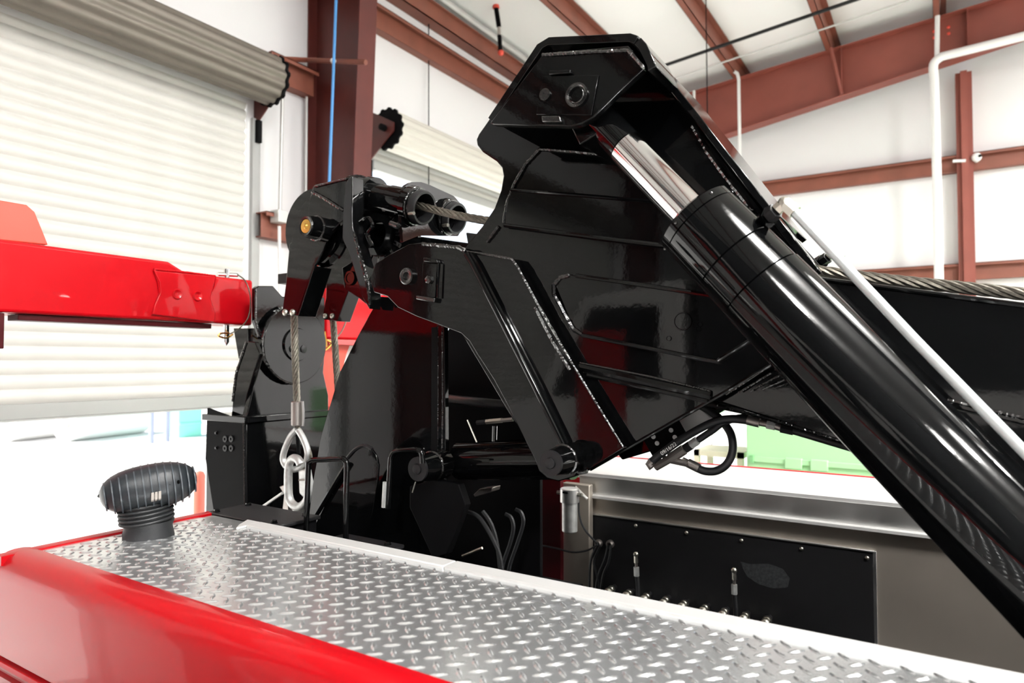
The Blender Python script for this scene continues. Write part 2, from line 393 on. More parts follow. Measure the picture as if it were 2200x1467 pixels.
# pipes, rods and cables
def line_y(name, a, b_, Y, r, m, label, cat, n=10):
    return tag(MB().tube([PY(*a, Y), PY(*b_, Y)], r, n).build(name, m), label, cat)
Yp = 9.5
p = [PY(2018, 640, Yp), PY(2014, 420, Yp), PY(2007, 170, Yp), PY(2006, 138, Yp), PY(2022, 122, Yp), PY(2210, 75, Yp), PY(2400, 28, Yp)]
p[0] = Vector((p[1].x, Yp, 0))
tag(MB().tube([p[0], p[1], p[2]]+smooth_path(p[2:5], 5)[1:]+p[5:], .05, 14).build('drop_pipe', 'conduit_white'), 'thick white pipe bending from the rafter down the back wall', 'pipe')
line_y('conduit', (2015, -60), (2013, 122), 9.585, .028, 'conduit_white', 'thin white conduit rising past the rafter above the pipe elbow', 'conduit')
tag(MB().tube([PY(1572, 150, 9.4), PY(1584, 158, 9.4), PY(1587, 170, 9.4), PY(1589, 300, 9.4), Vector((PY(1591, 420, 9.4).x, 9.4, 0))], .022, 8).build('conduit', 'conduit_white'), 'thin white conduit dropping in front of the rafter beside the purlin end', 'conduit')
tag(MB().tube([PY(1491, 195, 9.5), PY(1494, 420, 9.5), Vector((PY(1494, 420, 9.5).x, 9.5, 0))], .02, 8).build('conduit', 'conduit_white'), 'thin pale conduit in front of the rafter close to the boom edge', 'conduit')
line_y('hanging_cable', (1515, -110), (1533, 1220), 7.5, .006, 'black_dull', 'thin dark cable hanging straight past the rafter', 'cable')
line_y('hanging_cable', (921, -160), (921, 470), 5.6, .006, 'black_dull', 'thin dark cable hanging in front of the raised roll door', 'cable')
line_y('brace_rod', (1150, 236), (2560, -249), 8.0, .02, 'black_satin', 'black rod crossing under the roof purlins', 'rod')
line_y('brace_cable', (1170, 261), (2600, -214), 8.6, .011, 'conduit_grey', 'pale thin cable slung under the roof purlins', 'cable')
r = thing('cargo_strap', PX(1068, 60, -4.2), 'black strap with red hooks hanging from the roof', 'strap')
MB().tube([PX(1066, 18, -4.2), PX(1072, 58, -4.2)], .028, 8).build('strap', 'black_dull', r); MB().tube([PX(1072, 58, -4.2), PX(1073, 76, -4.2)], .02, 8).build('buckle', 'grey_plug', r); MB().tube([PX(1073, 76, -4.2), PX(1075, 108, -4.2)], .025, 8).build('strap', 'black_dull', r)
MB().tube([PX(1064, -10, -4.2), PX(1066, 18, -4.2)], [.02, .04], 8).build('hook', 'red_flat', r); MB().sphere(PX(1076, 113, -4.2), .035).build('hook', 'red_flat', r)
tag(MB().tube([PY(728, -200, 3.91), PY(722, 0, 3.91), PY(715, 190, 3.91), PY(706, 430, 3.91)], .0125, 10).build('air_hose', 'blue_hose'), 'blue air hose hanging in front of the dark red column', 'hose')
tag(MB().tube([PX(588, 126, WX+.2), PY(660, 129, 3.95), PY(786, 134, 3.95)], .022, 8).build('brace_tube', 'girt_red'), 'thin brown tube from the coil bracket to the column', 'brace')
tag(MB().sphere(PY(716, 131, 3.92), .025).build('hose_guide', 'conduit_white'), 'small white hose guide on the brown tube', 'hose guide')
r = tag(MB().tube([PX(594, 137, WX+.2), PX(603, 145, WX+.2), PX(608, 160, WX+.2), PX(606, 240, WX+.2), PX(601, 458, WX+.2)], .014, 8).build('conduit', 'conduit_grey'), 'grey conduit bending down from the coil to a small box', 'conduit')
b0 = PX(600, 466, WX+.17); tag(MB().box(b0-Vector((.05, .05, .05)), b0+Vector((.05, .05, .05))).build('junction_box', 'conduit_grey', None, .004), 'small grey junction box on the short girt', 'junction box')
tag(MB().tube([PX(659, 150, WX+.05), PX(655, 640, WX+.05)], .012, 8).build('conduit', 'conduit_grey'), 'grey conduit hugging the dark red column', 'conduit')
tag(MB().tube([PX(600, 486, WX+.18), PX(601, 640, WX+.18)], .013, 8).build('conduit', 'conduit_white'), 'white conduit dropping below the short girt', 'conduit')
c0 = PY(2098, 338, BY-.22); r = thing('security_camera', c0, 'small white round camera on the upper back wall girt', 'camera'); MB().sphere(c0, .055).build('body', 'white_paint', r); MB().cyl(c0+Vector((.03, -.05, 0)), c0+Vector((.035, -.06, 0)), .018).build('lens', 'black_dull', r)
MB().cyl(c0, c0+Vector((0, .08, -.03)), .02).build('bracket', 'white_paint', r)
tag(MB().tube([PY(2047, 346, 9.83), PY(2075, 345, 9.83)], .018, 8).build('pipe_clamp', 'conduit_white'), 'white pipe clamp strapped across the red post', 'clamp')
# high bay lamps, added out of view to light the hall
k = 0
for (x, y) in ((2.4, .4), (6.8, .4), (11, .4), (2.4, -5.2), (6.8, -5.2), (11, -5.2), (3.4, 4.8), (7.6, 4.8), (6.0, 8.2), (10.5, 8.2)):
    z = roofz(x)-.38
    r = thing('added_high_bay_lamp', (x, y, z), 'white linear high bay lamp added out of view to light the hall', 'lamp', 'added high bay lamps')
    MB().box((x-.2, y-.6, z), (x+.2, y+.6, z+.06)).build('housing', 'white_paint', r, .006)
    MB().box((x-.18, y-.58, z-.004), (x+.18, y+.58, z+.001)).build('diffuser', 'lamp_glow', r)
    for s in (-.5, .5): MB().cyl((x, y+s, z+.06), (x, y+s, z+.4), .004, 6).build('hanger', 'conduit_grey', r)
    ld = bpy.data.lights.new('lamp_light', 'AREA'); ld.shape = 'RECTANGLE'; ld.size = .36; ld.size_y = 1.16; ld.energy = LAMP_W; ld.color = (1, .98, .95); ld.spread = math.radians(170)
    lo = bpy.data.objects.new('lamp_light', ld); C.objects.link(lo); lo.parent = r; lo.location = (0, 0, -.012)
    lu = ld.copy(); lu.energy = LAMP_W*1.9; lo = bpy.data.objects.new('added_uplight', lu); C.objects.link(lo); lo.parent = r; lo.location = (0, 0, .075); lo.rotation_euler = (math.pi, 0, 0)  # extra upward fill, added to whiten the ceiling
# ------------------------------------------------------------------ parked box truck in the next bay
pk = thing('box_truck', (-.5, -2.9, 0), 'parked box truck in the next bay, seen only as a reflection in the black paint', 'truck')
mat('box_charcoal', (.03, .032, .035), .5)
MB().box((-1.6, -4.1, 1.0), (3.8, -1.9, 3.5)).build('cargo_box', 'box_charcoal', pk, .02)
MB().box((-1.6, -1.905, 1.55), (1.0, -1.89, 1.75)).build('side_stripe', 'white_paint', pk); MB().box((-.9, -1.905, 1.1), (-.4, -1.89, 1.45)).build('sign', 'white_paint', pk)
MB().prism([(-1.7, -4.05, .6), (-3.7, -4.05, .6), (-3.75, -4.05, 1.5), (-3.0, -4.05, 1.65), (-2.6, -4.05, 2.5), (-1.7, -4.05, 2.6)], (0, 2.1, 0)).build('cab', 'white_paint', pk, .04)
MB().prism([(-1.9, -1.948, 1.65), (-2.85, -1.948, 1.65), (-2.5, -1.948, 2.4), (-1.9, -1.948, 2.4)], (0, .01, 0)).build('side_window', 'black_paint', pk)
MB().box((-2.6, -1.95, .7), (-2.2, -1.935, 2.2)).build('side_stripe', 'red_paint', pk)
MB().box((-3.6, -3.9, .6), (3.8, -2.1, 1.0)).build('chassis', 'black_dull', pk)
for x in (-2.9, 2.6):
    for y in (-3.95, -2.25): MB().lathe((x, y, .48), (0, 1, 0), [(0, .1), (0, .42), (.03, .48), (.22, .48), (.25, .42), (.25, .1)], 32).build('wheel', 'rubber', pk)
# ------------------------------------------------------------------ outside
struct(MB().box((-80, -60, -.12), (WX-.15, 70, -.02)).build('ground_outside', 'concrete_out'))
def roll_(px, z, L, rad, label):
    c = PZ(px[0], px[1], z); d = Vector((.25, -.97, 0)).normalized()
    m = MB().lathe(c-d*L, d, [(0, rad*.5), (0, rad), (L, rad), (L, rad*.42), (L-.5, rad*.4)], 28, caps=False)
    r = tag(m.build('concrete_pipe', 'white_paint'), label, 'pipe', 'white pipes lying outside')
roll_((140, 912), .4, 2.2, .42, 'white hollow pipe lying on the yard outside with dark open end'); roll_((14, 917), .35, 2.2, .36, 'smaller white pipe lying outside at the edge of the yard')
for px, lab in (((326, 893), 'dark slim post standing far outside in the yard'), ((360, 893), 'second dark slim post standing by the green crate outside')):
    c = PX(px[0], px[1], -16); tag(MB().cyl((c.x, c.y, -.02), (c.x, c.y, 2.3), .06).sphere((c.x, c.y, 2.3), .08).build('yard_post', 'post_blue'), lab, 'post')
c = PX(415, 888, -16.5); b = MB().box((c.x-.6, c.y-.38, -.02), (c.x, c.y+.25, 1.7));
for zz in (.3, .8, 1.3): b.box((c.x, c.y-.38, zz), (c.x+.03, c.y+.25, zz+.06))
tag(b.build('crate', 'container_green', None, .01), 'green crate standing far outside in the yard', 'crate')
c = PX(429, 1016, -5.15); tag(MB().lathe((c.x, c.y, -.02), (0, 0, 1), [(0, .045), (c.z, .045), (c.z+.03, .03), (c.z+.04, 0)], 16, caps=False).lathe((c.x, c.y, -.02), (0, 0, 1), [(0, .1), (.015, .1)], 16).build('guard_post', 'red_flat'), 'red guard post just outside the roll door', 'post')

# ================================================================== TRUCK: near side body with tread plate deck
DZ = 1.45; XE, XR = -2.02, 1.6
body = thing('truck_side_body', (-.3, 1.05, 0), 'red truck body side with bright tread plate deck in front of the boom', 'truck body')
def prof_x(name, pr, x0, x1, m, parent, bevel=0):
    return MB().prism([(x0, y, z) for y, z in pr], (x1-x0, 0, 0), smooth=True).build(name, m, parent, bevel)
side = [(.842, DZ+.004), (.825, DZ+.007), (.806, DZ+.007), (.79, DZ+.004), (.776, DZ-.004), (.766, DZ-.016), (.76, DZ-.032), (.757, DZ-.05), (.75, 1.3), (.747, 1.222), (.757, 1.218), (.757, 1.212),
        (.745, 1.208), (.741, 1.2), (.745, 1.192), (.757, 1.19), (.757, 1.175), (.748, 1.17), (.748, .55), (.80, .55), (.80, 1.3), (.842, DZ-.02)]
prof_x('side_panel', side, XE-.045, XR, 'red_paint', body)
# rear rounded rim and rear face
MB().prism([(XE, .76, DZ+.004), (XE-.02, .76, DZ+.008), (XE-.04, .76, DZ+.002), (XE-.052, .76, DZ-.015), (XE-.056, .76, DZ-.04), (XE-.056, .76, .55), (XE-.02, .76, .55), (XE-.02, .76, DZ-.02), (XE, .76, DZ-.02)], (0, .585, 0), smooth=True).build('rear_panel', 'red_paint', body)
MB().box((XE, .84, DZ-.012), (XR, 1.30, DZ)).build('deck_plate', 'treadplate', body)
# raised tread bars
b = MB(); px_, py_ = .0466, .0443; L2_, W2_, Hb = .0185, .0056, .0030
def bar(cx_, cy_, ang):
    c, s_ = math.cos(ang), math.sin(ang); o = len(b.v)
    prof = [(-1, .12, 0), (-.72, .62, 0), (0, 1, 0), (.72, .62, 0), (1, .12, 0)]
    P = []
    for t, wv, _ in prof: P += [(t*L2_, -wv*W2_, 0), (t*L2_*.86, -wv*W2_*.35, Hb*(.9 if abs(t) < .9 else .35)), (t*L2_*.86, wv*W2_*.35, Hb*(.9 if abs(t) < .9 else .35)), (t*L2_, wv*W2_, 0)]
    b.v += [Vector((cx_+x*c-y*s_, cy_+x*s_+y*c, DZ-.0002+z)) for x, y, z in P]
    for i in range(4):
        for k_ in range(3): b.f.append([o+i*4+k_, o+i*4+k_+1, o+i*4+4+k_+1, o+i*4+4+k_]); b.sm.append(True)
    b.f.append([o, o+1, o+2, o+3]); b.sm.append(False); b.f.append([o+16, o+19, o+18, o+17]); b.sm.append(False)
i = 0; x = XE+.03
while x < .62:
    for j in range(11):
        y = .858+py_*j-(.0 if True else 0)
        if y < 1.295: bar(x, y, math.radians(45))
        if y+py_/2 < 1.292: bar(x+px_/2, y+py_/2-.0, math.radians(-45))
    x += px_
tb = b.build('tread_bars', 'treadplate', body); tb['kind'] = 'stuff'
# second row of opposed bars fills the remaining cell corners
MB().box((-1.77, 1.293, DZ-.03), (-1.02, 1.345, DZ+.008)).build('edge_rail', 'aluminium_white', body, .003)
MB().box((-1.0185, 1.293, DZ-.03), (XR, 1.345, DZ+.008)).build('edge_rail', 'aluminium_white', body, .003)
MB().prism([(-1.772, 1.26, DZ), (-1.772, 1.345, DZ), (-1.835, 1.345, DZ-.0), (-1.80, 1.29, DZ)], (0, 0, .007)).build('rail_end', 'aluminium_white', body, .002)
MB().box((XE+.01, 1.30, .6), (XR, 1.34, DZ-.03)).build('inner_wall', 'black_dull', body)
MB().box((XE+.01, 1.295, DZ-.012), (-1.77, 1.34, DZ-.001)).build('deck_strip', 'treadplate', body)

# ------------------------------------------------------------------ work light
lc = Vector((-1.925, 1.085, DZ)); wl = thing('work_light', lc, 'black finned work light on a ribbed rubber neck standing on the tread plate', 'work light')
tilt = Vector((-.06, -.10, 1)).normalized()
m = MB(); n = 28; prs = [(0, .066), (.012, .0655), (.028, .062), (.04, .066), (.046, .066)]
o = len(m.v)
for t, rr in prs:
    for k in range(n):
        an = 2*math.pi*k/n; wob = 1+.05*math.sin(3*an+t*60)*(1-t/.07); m.v.append(lc+Vector((rr*wob*math.cos(an), rr*wob*math.sin(an), t-.001)))
for i in range(len(prs)-1):
    for k in range(n): m.f.append([o+i*n+k, o+i*n+(k+1) % n, o+(i+1)*n+(k+1) % n, o+(i+1)*n+k]); m.sm.append(True)
m.f.append([o+(len(prs)-1)*n+k for k in range(n)]); m.sm.append(False)
m.build('rubber_boot', 'rubber', wl)
m = MB(); pr = []
for i in range(5):
    t0 = .042+i*.0115
    pr += [(t0, .066), (t0+.003, .071), (t0+.006, .0725), (t0+.009, .071), (t0+.011, .066)]
pr += [(.108, .06)]
m.lathe(lc, tilt, pr, 36).build('ribbed_neck', 'rubber', wl)
hc = lc+tilt*.140+Vector((.016, .010, 0)); hx = Vector((.44, .88, .13)).normalized(); hn = Vector((-.36, .1, .92)); hn = (hn-hx*hn.dot(hx)).normalized(); hy = hn.cross(hx).normalized()
rot = Matrix((hx, hy, hn)).transposed().to_4x4()
def ell(sx_, sy_, sz_, cut=None, n=36, m_=18):
    q = MB(); q.sphere((0, 0, 0), 1, n, sx_, sy_, sz_)
    return q
m = MB(); m.sphere((0, 0, 0), 1, 40, 1, 1, 1)
def sup(v_, e=.82): return Vector((math.copysign(abs(v_.x)**e, v_.x)*.124, math.copysign(abs(v_.y)**.85, v_.y)*.09, math.copysign(abs(v_.z)**.85, v_.z)*.062))
m.v = [hc+(rot @ sup(v_)) for v_ in m.v]; hs_ = m.build('housing', 'lamp_black', wl)
for i in range(13):
    xx = -.112+i*.0188; kx = max(0, 1-abs(xx/.128)**2.3)**.47; q = MB(); pts = []
    for k in range(24):
        an = 2*math.pi*k/24; pts.append(Vector((xx, (.09*kx+.006)*math.cos(an), (.062*kx+.006)*math.sin(an)-.002)))
    q.prism(pts, (.0035, 0, 0)); q.v = [hc+(rot @ v_) for v_ in q.v]; q.build('cooling_fin', 'lamp_fin', hs_)
m = MB(); pr = [(.0, .0)]
q = MB(); q.sphere((-.004, .012, .0), 1, 40, .140, .094, .058); q.v = [v_ for v_ in q.v]
keep = MB()
n_ = 40; o = 0
for th in range(9):
    z_ = .010+.062*(th/8)**.8; s_ = math.sqrt(max(0, 1-((z_)/.0725)**2))
    for k in range(n_):
        an = 2*math.pi*k/n_; keep.v.append(hc+(rot @ Vector((-.004+.127*s_*math.cos(an), .03+.09*s_*math.sin(an), z_))))
for i in range(8):
    for k in range(n_): keep.f.append([i*n_+k, i*n_+(k+1) % n_, (i+1)*n_+(k+1) % n_, (i+1)*n_+k]); keep.sm.append(True)
keep.build('lens_bezel', 'clear_lens', wl)
pc = PY(341, 1078, (hc-hy*.088).y-.02)
pc = hc-hy*.072-hn*.044+hx*.01
q = MB()
for dx in (-.009, 0, .009): q.obox(pc+hx*dx, hx*.0035, hy*.009, Vector((0, 0, 1))*.011)
q.obox(pc+hy*.004, hx*.0125, hy*.007, Vector((0, 0, 1))*.007); q.build('plug', 'grey_plug', hs_, .001)
for i, (dx, dz) in enumerate(((-.03, -.022), (.045, -.02), (.07, -.018))): inst('bolt', BOLT_BLACK, hc-hy*(.078)+hx*dx+hn*dz, hs_, scale=(.5, .5, .5))

# ------------------------------------------------------------------ underlift tower at the tail
tw = thing('underlift_tower', (-2.55, 2.1, 0), 'black steel underlift tower behind the hook, carrying the red crossbar', 'underlift')
plate('lower_box_side', [(445, 876), (523, 905), (528, 1120), (462, 1120), (441, 985)], 1.75, .012, 'black_dull', tw, .002)
b = MB().box((-2.69, 1.762, 0.9), (-2.418, 2.46, 1.695)); b.build('lower_box', 'black_paint', tw, .004)
MB().box((-2.70, 1.745, 1.695), (-2.405, 2.47, 1.722)).build('box_lid', 'black_paint', tw, .003)
ywelds(tw, [(523, 907), (524, 1000), (526, 1110)], 1.748, .005)
for (x, y) in ((484, 943), (497, 943), (484, 963), (497, 963)):
    c, rr = ring_y((x, y), 7, 1.748); MB().lathe(c, (0, -1, 0), [(0, rr), (.003, rr), (.003, rr*.45), (0, rr*.45)], 16, caps=False).build('collar', 'black_satin', tw)
for (x, y) in ((465, 930), (465, 962)):
    inst('bolt', BOLT_BLACK, PY(x, y, 1.749), tw, scale=(.7, .7, .7))
# sloping column: two cheeks and a front plate
plate('cheek_plate', [(501, 705), (553, 705), (562, 740), (545, 800), (512, 770)], 1.87, .03, 'black_paint', tw)
b = MB().prism([PX(x, y, -2.43) for x, y in ((550, 619), (556, 614), (587, 614), (607, 637), (650, 640), (679, 631), (698, 640), (698, 760), (695, 800), (706, 850), (706, 905), (527, 905), (545, 830), (570, 745), (550, 691))], (-.03, 0, 0)); b.build('pivot_column', 'black_paint', tw, .004)
plate('side_web', [(533, 733), (548, 735), (558, 760), (545, 800), (530, 850), (522, 903), (497, 892), (500, 862), (510, 800)], 1.785, .02, 'black_paint', tw)
MB().weld([PY(x, y, 1.785) for x, y in ((530, 735), (508, 800), (500, 862))], .009).build('weld_bead', 'black_weld', tw)
MB().weld([PX(x, y, -2.43) for x, y in ((549, 620), (549, 690), (558, 722), (570, 746))], .007).build('weld_bead', 'black_weld', tw)
cc = PX(637, 740, -2.40); rr = .172
MB().lathe(cc+Vector((-.04, 0, 0)), (1, 0, 0), [(0, rr), (.036, rr), (.04, rr-.004), (.04, .075), (.05, .07), (.05, .0)], 48, caps=False).build('pivot_disc', 'black_paint', tw)
MB().weld([cc+Vector((-.004, rr*1.01*math.cos(a), rr*1.01*math.sin(a))) for a in [math.radians(x) for x in range(110, 271, 10)]], .007).build('weld_bead', 'black_weld', tw)
for (dy, dz) in ((.03, -.02), (-.03, -.02)): MB().lathe(cc+Vector((.008, dy, dz)), (1, 0, 0), [(0, .018), (.006, .018), (.008, .012)], 6).build('bolt', 'black_satin', tw)
MB().box((-2.47, 1.95, 2.29), (-2.40, 2.10, 2.335)).build('stop_block', 'black_satin', tw, .003)

# red crossbar with sleeve, pin and lanyard
cb = thing('crossbar', (-2.62, 1.9, 2.2), 'glossy red underlift crossbar with a sleeved end and lock pin', 'crossbar')
XB = -2.55
MB().prism([(XB, .2, 2.105), (XB, .2, 2.345), (XB, 1.50, 2.34), (XB, 1.585, 2.30), (XB, 1.585, 2.108)], (-.2, 0, 0)).build('outer_tube', 'red_paint', cb, .012, 3)
def xw(px): return [PX(x, y, XB+.004) for x, y in px]
MB().prism([PX(x, y, XB+.012) for x, y in ((331, 581), (343, 606), (345, 628), (334, 652), (328, 675), (462, 692), (463, 672), (452, 640), (460, 612), (463, 594))], (-.214, 0, 0)).build('sleeve', 'red_paint', cb, .003)
MB().weld(xw(((331, 578), (340, 605), (344, 632), (334, 655), (327, 676))), .006).build('weld_bead', 'red_paint', cb)
MB().weld(xw(((331, 578), (400, 585), (463, 593))), .006).build('weld_bead', 'red_paint', cb)
MB().tube(smooth_path(xw(((463, 594), (461, 615), (452, 640), (459, 665), (462, 691)))), .004, 6).build('sleeve_edge', 'red_paint', cb)
MB().prism([(XB, 1.56, 2.108), (XB, 1.56, 2.305), (XB, 1.885, 2.305), (XB, 1.885, 2.105)], (-.19, 0, 0)).build('inner_tube', 'red_paint', cb, .012, 3)
for px in ((380, 632), (424, 636)):
    c = PX(px[0], px[1], XB+.012); MB().lathe(c, (1, 0, 0), [(0, .022), (.006, .018), (.003, .012), (-.004, .002)], 18, caps=False).build('hole_plug', 'red_paint', cb)
MB().box((XB-.10, 1.0, 2.085), (XB-.02, 1.70, 2.105)).build('wear_strip', 'red_dark', cb, .002)
MB().prism([PX(x, y, XB-.1) for x, y in ((-60, 425), (0, 430), (58, 440), (75, 455), (104, 526), (-60, 510))], (-.03, 0, 0)).build('bracket_plate', 'red_flat', cb, .004)
MB().box((XB-.03, .93, 1.99), (XB-.0, .955, 2.105)).build('hanger_lug', 'red_dark', cb, .003)
pn = thing('lock_pin', PX(489, 640, XB-.08), 'bright steel lock pin through the end of the red crossbar', 'pin')
q0, q1 = PX(487, 578, XB-.08), PX(486, 735, XB-.08)
MB().tube([q0, q1, q1+Vector((0, 0, -.015))], [.012, .012, .002], 12).build('shaft', 'chrome', pn); MB().tube([PX(467, 589, XB-.08), PX(510, 591, XB-.08)], .009, 10).build('handle', 'chrome', pn)
MB().tube(smooth_path([PX(510, 590, XB-.05), PX(528, 605, XB+.02), PX(538, 640, XB+.03), PX(534, 680, XB+.03), PX(515, 705, XB+.02), PX(492, 718, XB-.04)], 8), .0028, 6).build('lanyard', 'steel_rope', pn)
MB().tube(smooth_path([PX(492, 716, XB-.05), PX(475, 716, XB-.05), PX(470, 722, XB-.05), PX(486, 726, XB-.05), PX(500, 718, XB-.05)], 6), .004, 6).build('clip', 'brass', pn)
# far half of the crossbar and its bracket
fb = thing('crossbar', (-2.62, 2.6, 2.1), 'far red crossbar half seen between hanging rope and mast', 'crossbar')
MB().box((XB-.19, 2.30, 2.06), (XB, 3.0, 2.31)).build('outer_tube', 'red_paint', fb, .012, 3)
MB().box((XB-.12, 2.30, 2.03), (XB+.02, 2.95, 2.058)).build('wear_strip', 'red_rim', fb, .003)
MB().prism([Vector((q.x, q.y, max(q.z, 1.7215))) for q in [PX(x, y, XB-.03) for x, y in ((697, 715), (760, 722), (745, 760), (728, 830), (710, 893), (699, 893), (694, 800), (684, 770), (690, 735))]], (-.02, 0, 0)).build('bracket_plate', 'red_flat', fb, .003)
MB().prism([PX(x, y, XB-.07) for x, y in ((735, 725), (775, 728), (735, 800), (728, 790))], (-.02, 0, 0)).build('back_plate', 'white_paint', fb)
pn2 = thing('lock_pin', PX(698, 735, XB+.03), 'gold coloured pin and clip below the far crossbar half', 'pin')
MB().tube([PX(697, 712, XB+.03), PX(701, 745, XB+.03)], .006, 8).build('shaft', 'brass', pn2); MB().tube(smooth_path([PX(692, 728, XB+.03), PX(696, 752, XB+.03), PX(712, 738, XB+.03), PX(702, 730, XB+.03)], 5), .005, 6).build('clip', 'brass', pn2)
MB().tube(smooth_path([PX(748, 640, XB+.04), PX(746, 680, XB+.04), PX(735, 710, XB+.04), PX(722, 726, XB+.04)], 6), .0035, 6).build('lanyard', 'steel_rope', pn2)

# ------------------------------------------------------------------ mast
ms = thing('mast', (-1.5, 1.9, 0), 'black steel boom mast with tall side plates between deck and boom', 'mast')
plate('side_plate', [(816, 637), (794, 675), (765, 729), (730, 799), (706, 880), (690, 935), (672, 1040), (655, 1180), (955, 1260), (952, 1010), (948, 690), (855, 640)], 1.72, .02, 'black_paint', ms, .002)
MB().prism([PY(x, y, 1.72)+Vector((0, .48, 0)) for x, y in ((816, 637), (794, 675), (765, 729), (730, 799), (706, 880), (690, 935), (672, 1040), (655, 1180))]+[Vector((-2.0, 2.2, .752)), Vector((-1.277, 2.2, .752)), Vector((-1.277, 2.2, 2.17))], (0, .02, 0)).build('far_side_plate', 'black_dull', ms, .002)
MB().box((-1.40, 1.71, .9), (-1.375, 1.765, 2.06)).build('front_rib', 'black_dull', ms)
for dx in (941, 951):
    ywelds(ms, [(dx, 700), (dx+1, 850), (dx, 1005)], 1.715, .0055)
plate('edge_bar', [(938, 698), (955, 700), (957, 1012), (939, 1012)], 1.712, .02, 'black_paint', ms, .002)
# arched guard plate
ar = [(780, 1175)]+[(800, 1100), (810, 1040), (813, 1000), (808, 978), (797, 963), (785, 958), (772, 962), (757, 975), (740, 1000)]+[(700, 1080), (675, 1130), (670, 1190)]
plate('arched_plate', ar, 1.60, .008, 'black_paint', ms, .0015)
MB().tube(smooth_path([PY(x, y, 1.598) for x, y in ((745, 985), (762, 966), (782, 957), (800, 965))], 5), .006, 6).build('plate_edge', 'black_satin', ms)
MB().tube([PY(745, 998, 1.59), PY(680, 1105, 1.59)], .009, 8).build('brace_rod', 'black_paint', ms)
MB().box((-2.0, 1.74, .75), (-1.1, 2.2, 1.15)).build('base_block', 'black_dull', ms)
plate('gusset', [(880, 1045), (930, 1030), (985, 1040), (1000, 1085), (960, 1190), (930, 1200), (880, 1090)], 1.68, .03, 'black_dull', ms)
def handle(px, Y, r, label, leg0):
    pts = [PY(x, y, Y) for x, y in px]
    o = tag(MB().tube(smooth_path(pts, 6), r, 10).build('grab_handle', 'black_paint'), label, 'handle'); return o
handle([(657, 1160), (659, 1100), (662, 1005), (665, 993), (675, 988), (700, 987), (732, 985), (742, 990), (745, 1002), (744, 1060), (743, 1160)], 1.42, .0085, 'black bent bar handle standing over the cover plate beside the hook', 0)
handle([(834, 1092), (838, 1000), (842, 978), (852, 969), (880, 966), (898, 966), (906, 974), (908, 995)], 1.56, .0085, 'black bent bar handle beside the round pin on the mast', 0)
tag(MB().tube([PY(827, 1035, 1.55), PY(824, 1090, 1.55)], .0065, 8).build('marker_rod', 'galvanised'), 'short bright rod standing beside the bent bar handle', 'rod')
def pin_boss(px, Y0, Y1, rpx, parent, plate_px=None):
    c, rr = ring_y(px, rpx, Y0)
    MB().lathe(c+Vector((0, Y1-Y0, 0)), (0, -1, 0), [(0, rr*1.25), ((Y1-Y0)*.6, rr*1.2), (Y1-Y0, rr*1.02)], 28).build('pin_boss', 'black_paint', parent)
    MB().lathe(c, (0, -1, 0), [(0, rr), (.008, rr), (.008, rr*.45), (.002, rr*.45)], 28, caps=False).build('washer', 'black_satin', parent)
    MB().lathe(c, (0, -1, 0), [(0, rr*.42), (.012, rr*.42), (.013, rr*.36)], 18).build('pin_bolt', 'black_satin', parent)
    pts = [c+Vector((math.cos(a)*rr*1.2, .02+(Y1-Y0)*.35, math.sin(a)*rr*1.2)) for a in [math.radians(t) for t in range(-60, 130, 12)]]
    MB().weld(pts, .006).build('weld_bead', 'black_weld', parent)
pin_boss((900, 1007), 1.60, 1.72, 26, ms)
cpin = PY(912, 992, 1.80); MB().cyl((cpin.x, 1.735, cpin.z), (cpin.x, 2.205, cpin.z), .0155).build('clevis_pin', 'black_satin', ms)
MB().tube([PY(893, 1035, 1.605), PY(886, 1058, 1.605)], .002, 5).build('cotter_pin', 'zinc', ms)
# cover plates next to the deck
for k, (pts, lab) in enumerate((([(428, 1106), (528, 1086), (652, 1107), (640, 1119), (553, 1122), (470, 1120)], 'black bolted cover plate behind the deck corner below the hook'), ([(668, 1134), (758, 1126), (768, 1131), (700, 1150), (662, 1147)], 'small black bolted cover plate under the bent bar handle'))):
    pass
def cover(x0, x1, y0, y1, z, label, bolts):
    r = thing('cover_plate', ((x0+x1)/2, (y0+y1)/2, z-.1), label, 'cover plate')
    MB().box((x0, y0, z-.012), (x1, y1, z)).build('top', 'black_satin', r, .003); MB().box((x0+.01, y0+.01, z-.3), (x1-.01, y1-.01, z-.012)).build('box', 'black_dull', r)
    for (x, y) in bolts: inst('bolt', BOLT_BLACK, (x, y, z), r, rot=(-math.pi/2, 0, 0))
cover(-2.06, -1.70, 1.35, 1.52, 1.452, 'black bolted cover plate behind the deck corner below the hook', ((-2.03, 1.37), (-1.74, 1.37), (-1.74, 1.49), (-2.03, 1.49)))
cover(-1.62, -1.37, 1.36, 1.55, 1.40, 'small black bolted cover plate under the bent bar handle', ((-1.56, 1.39), (-1.41, 1.42), (-1.41, 1.52)))
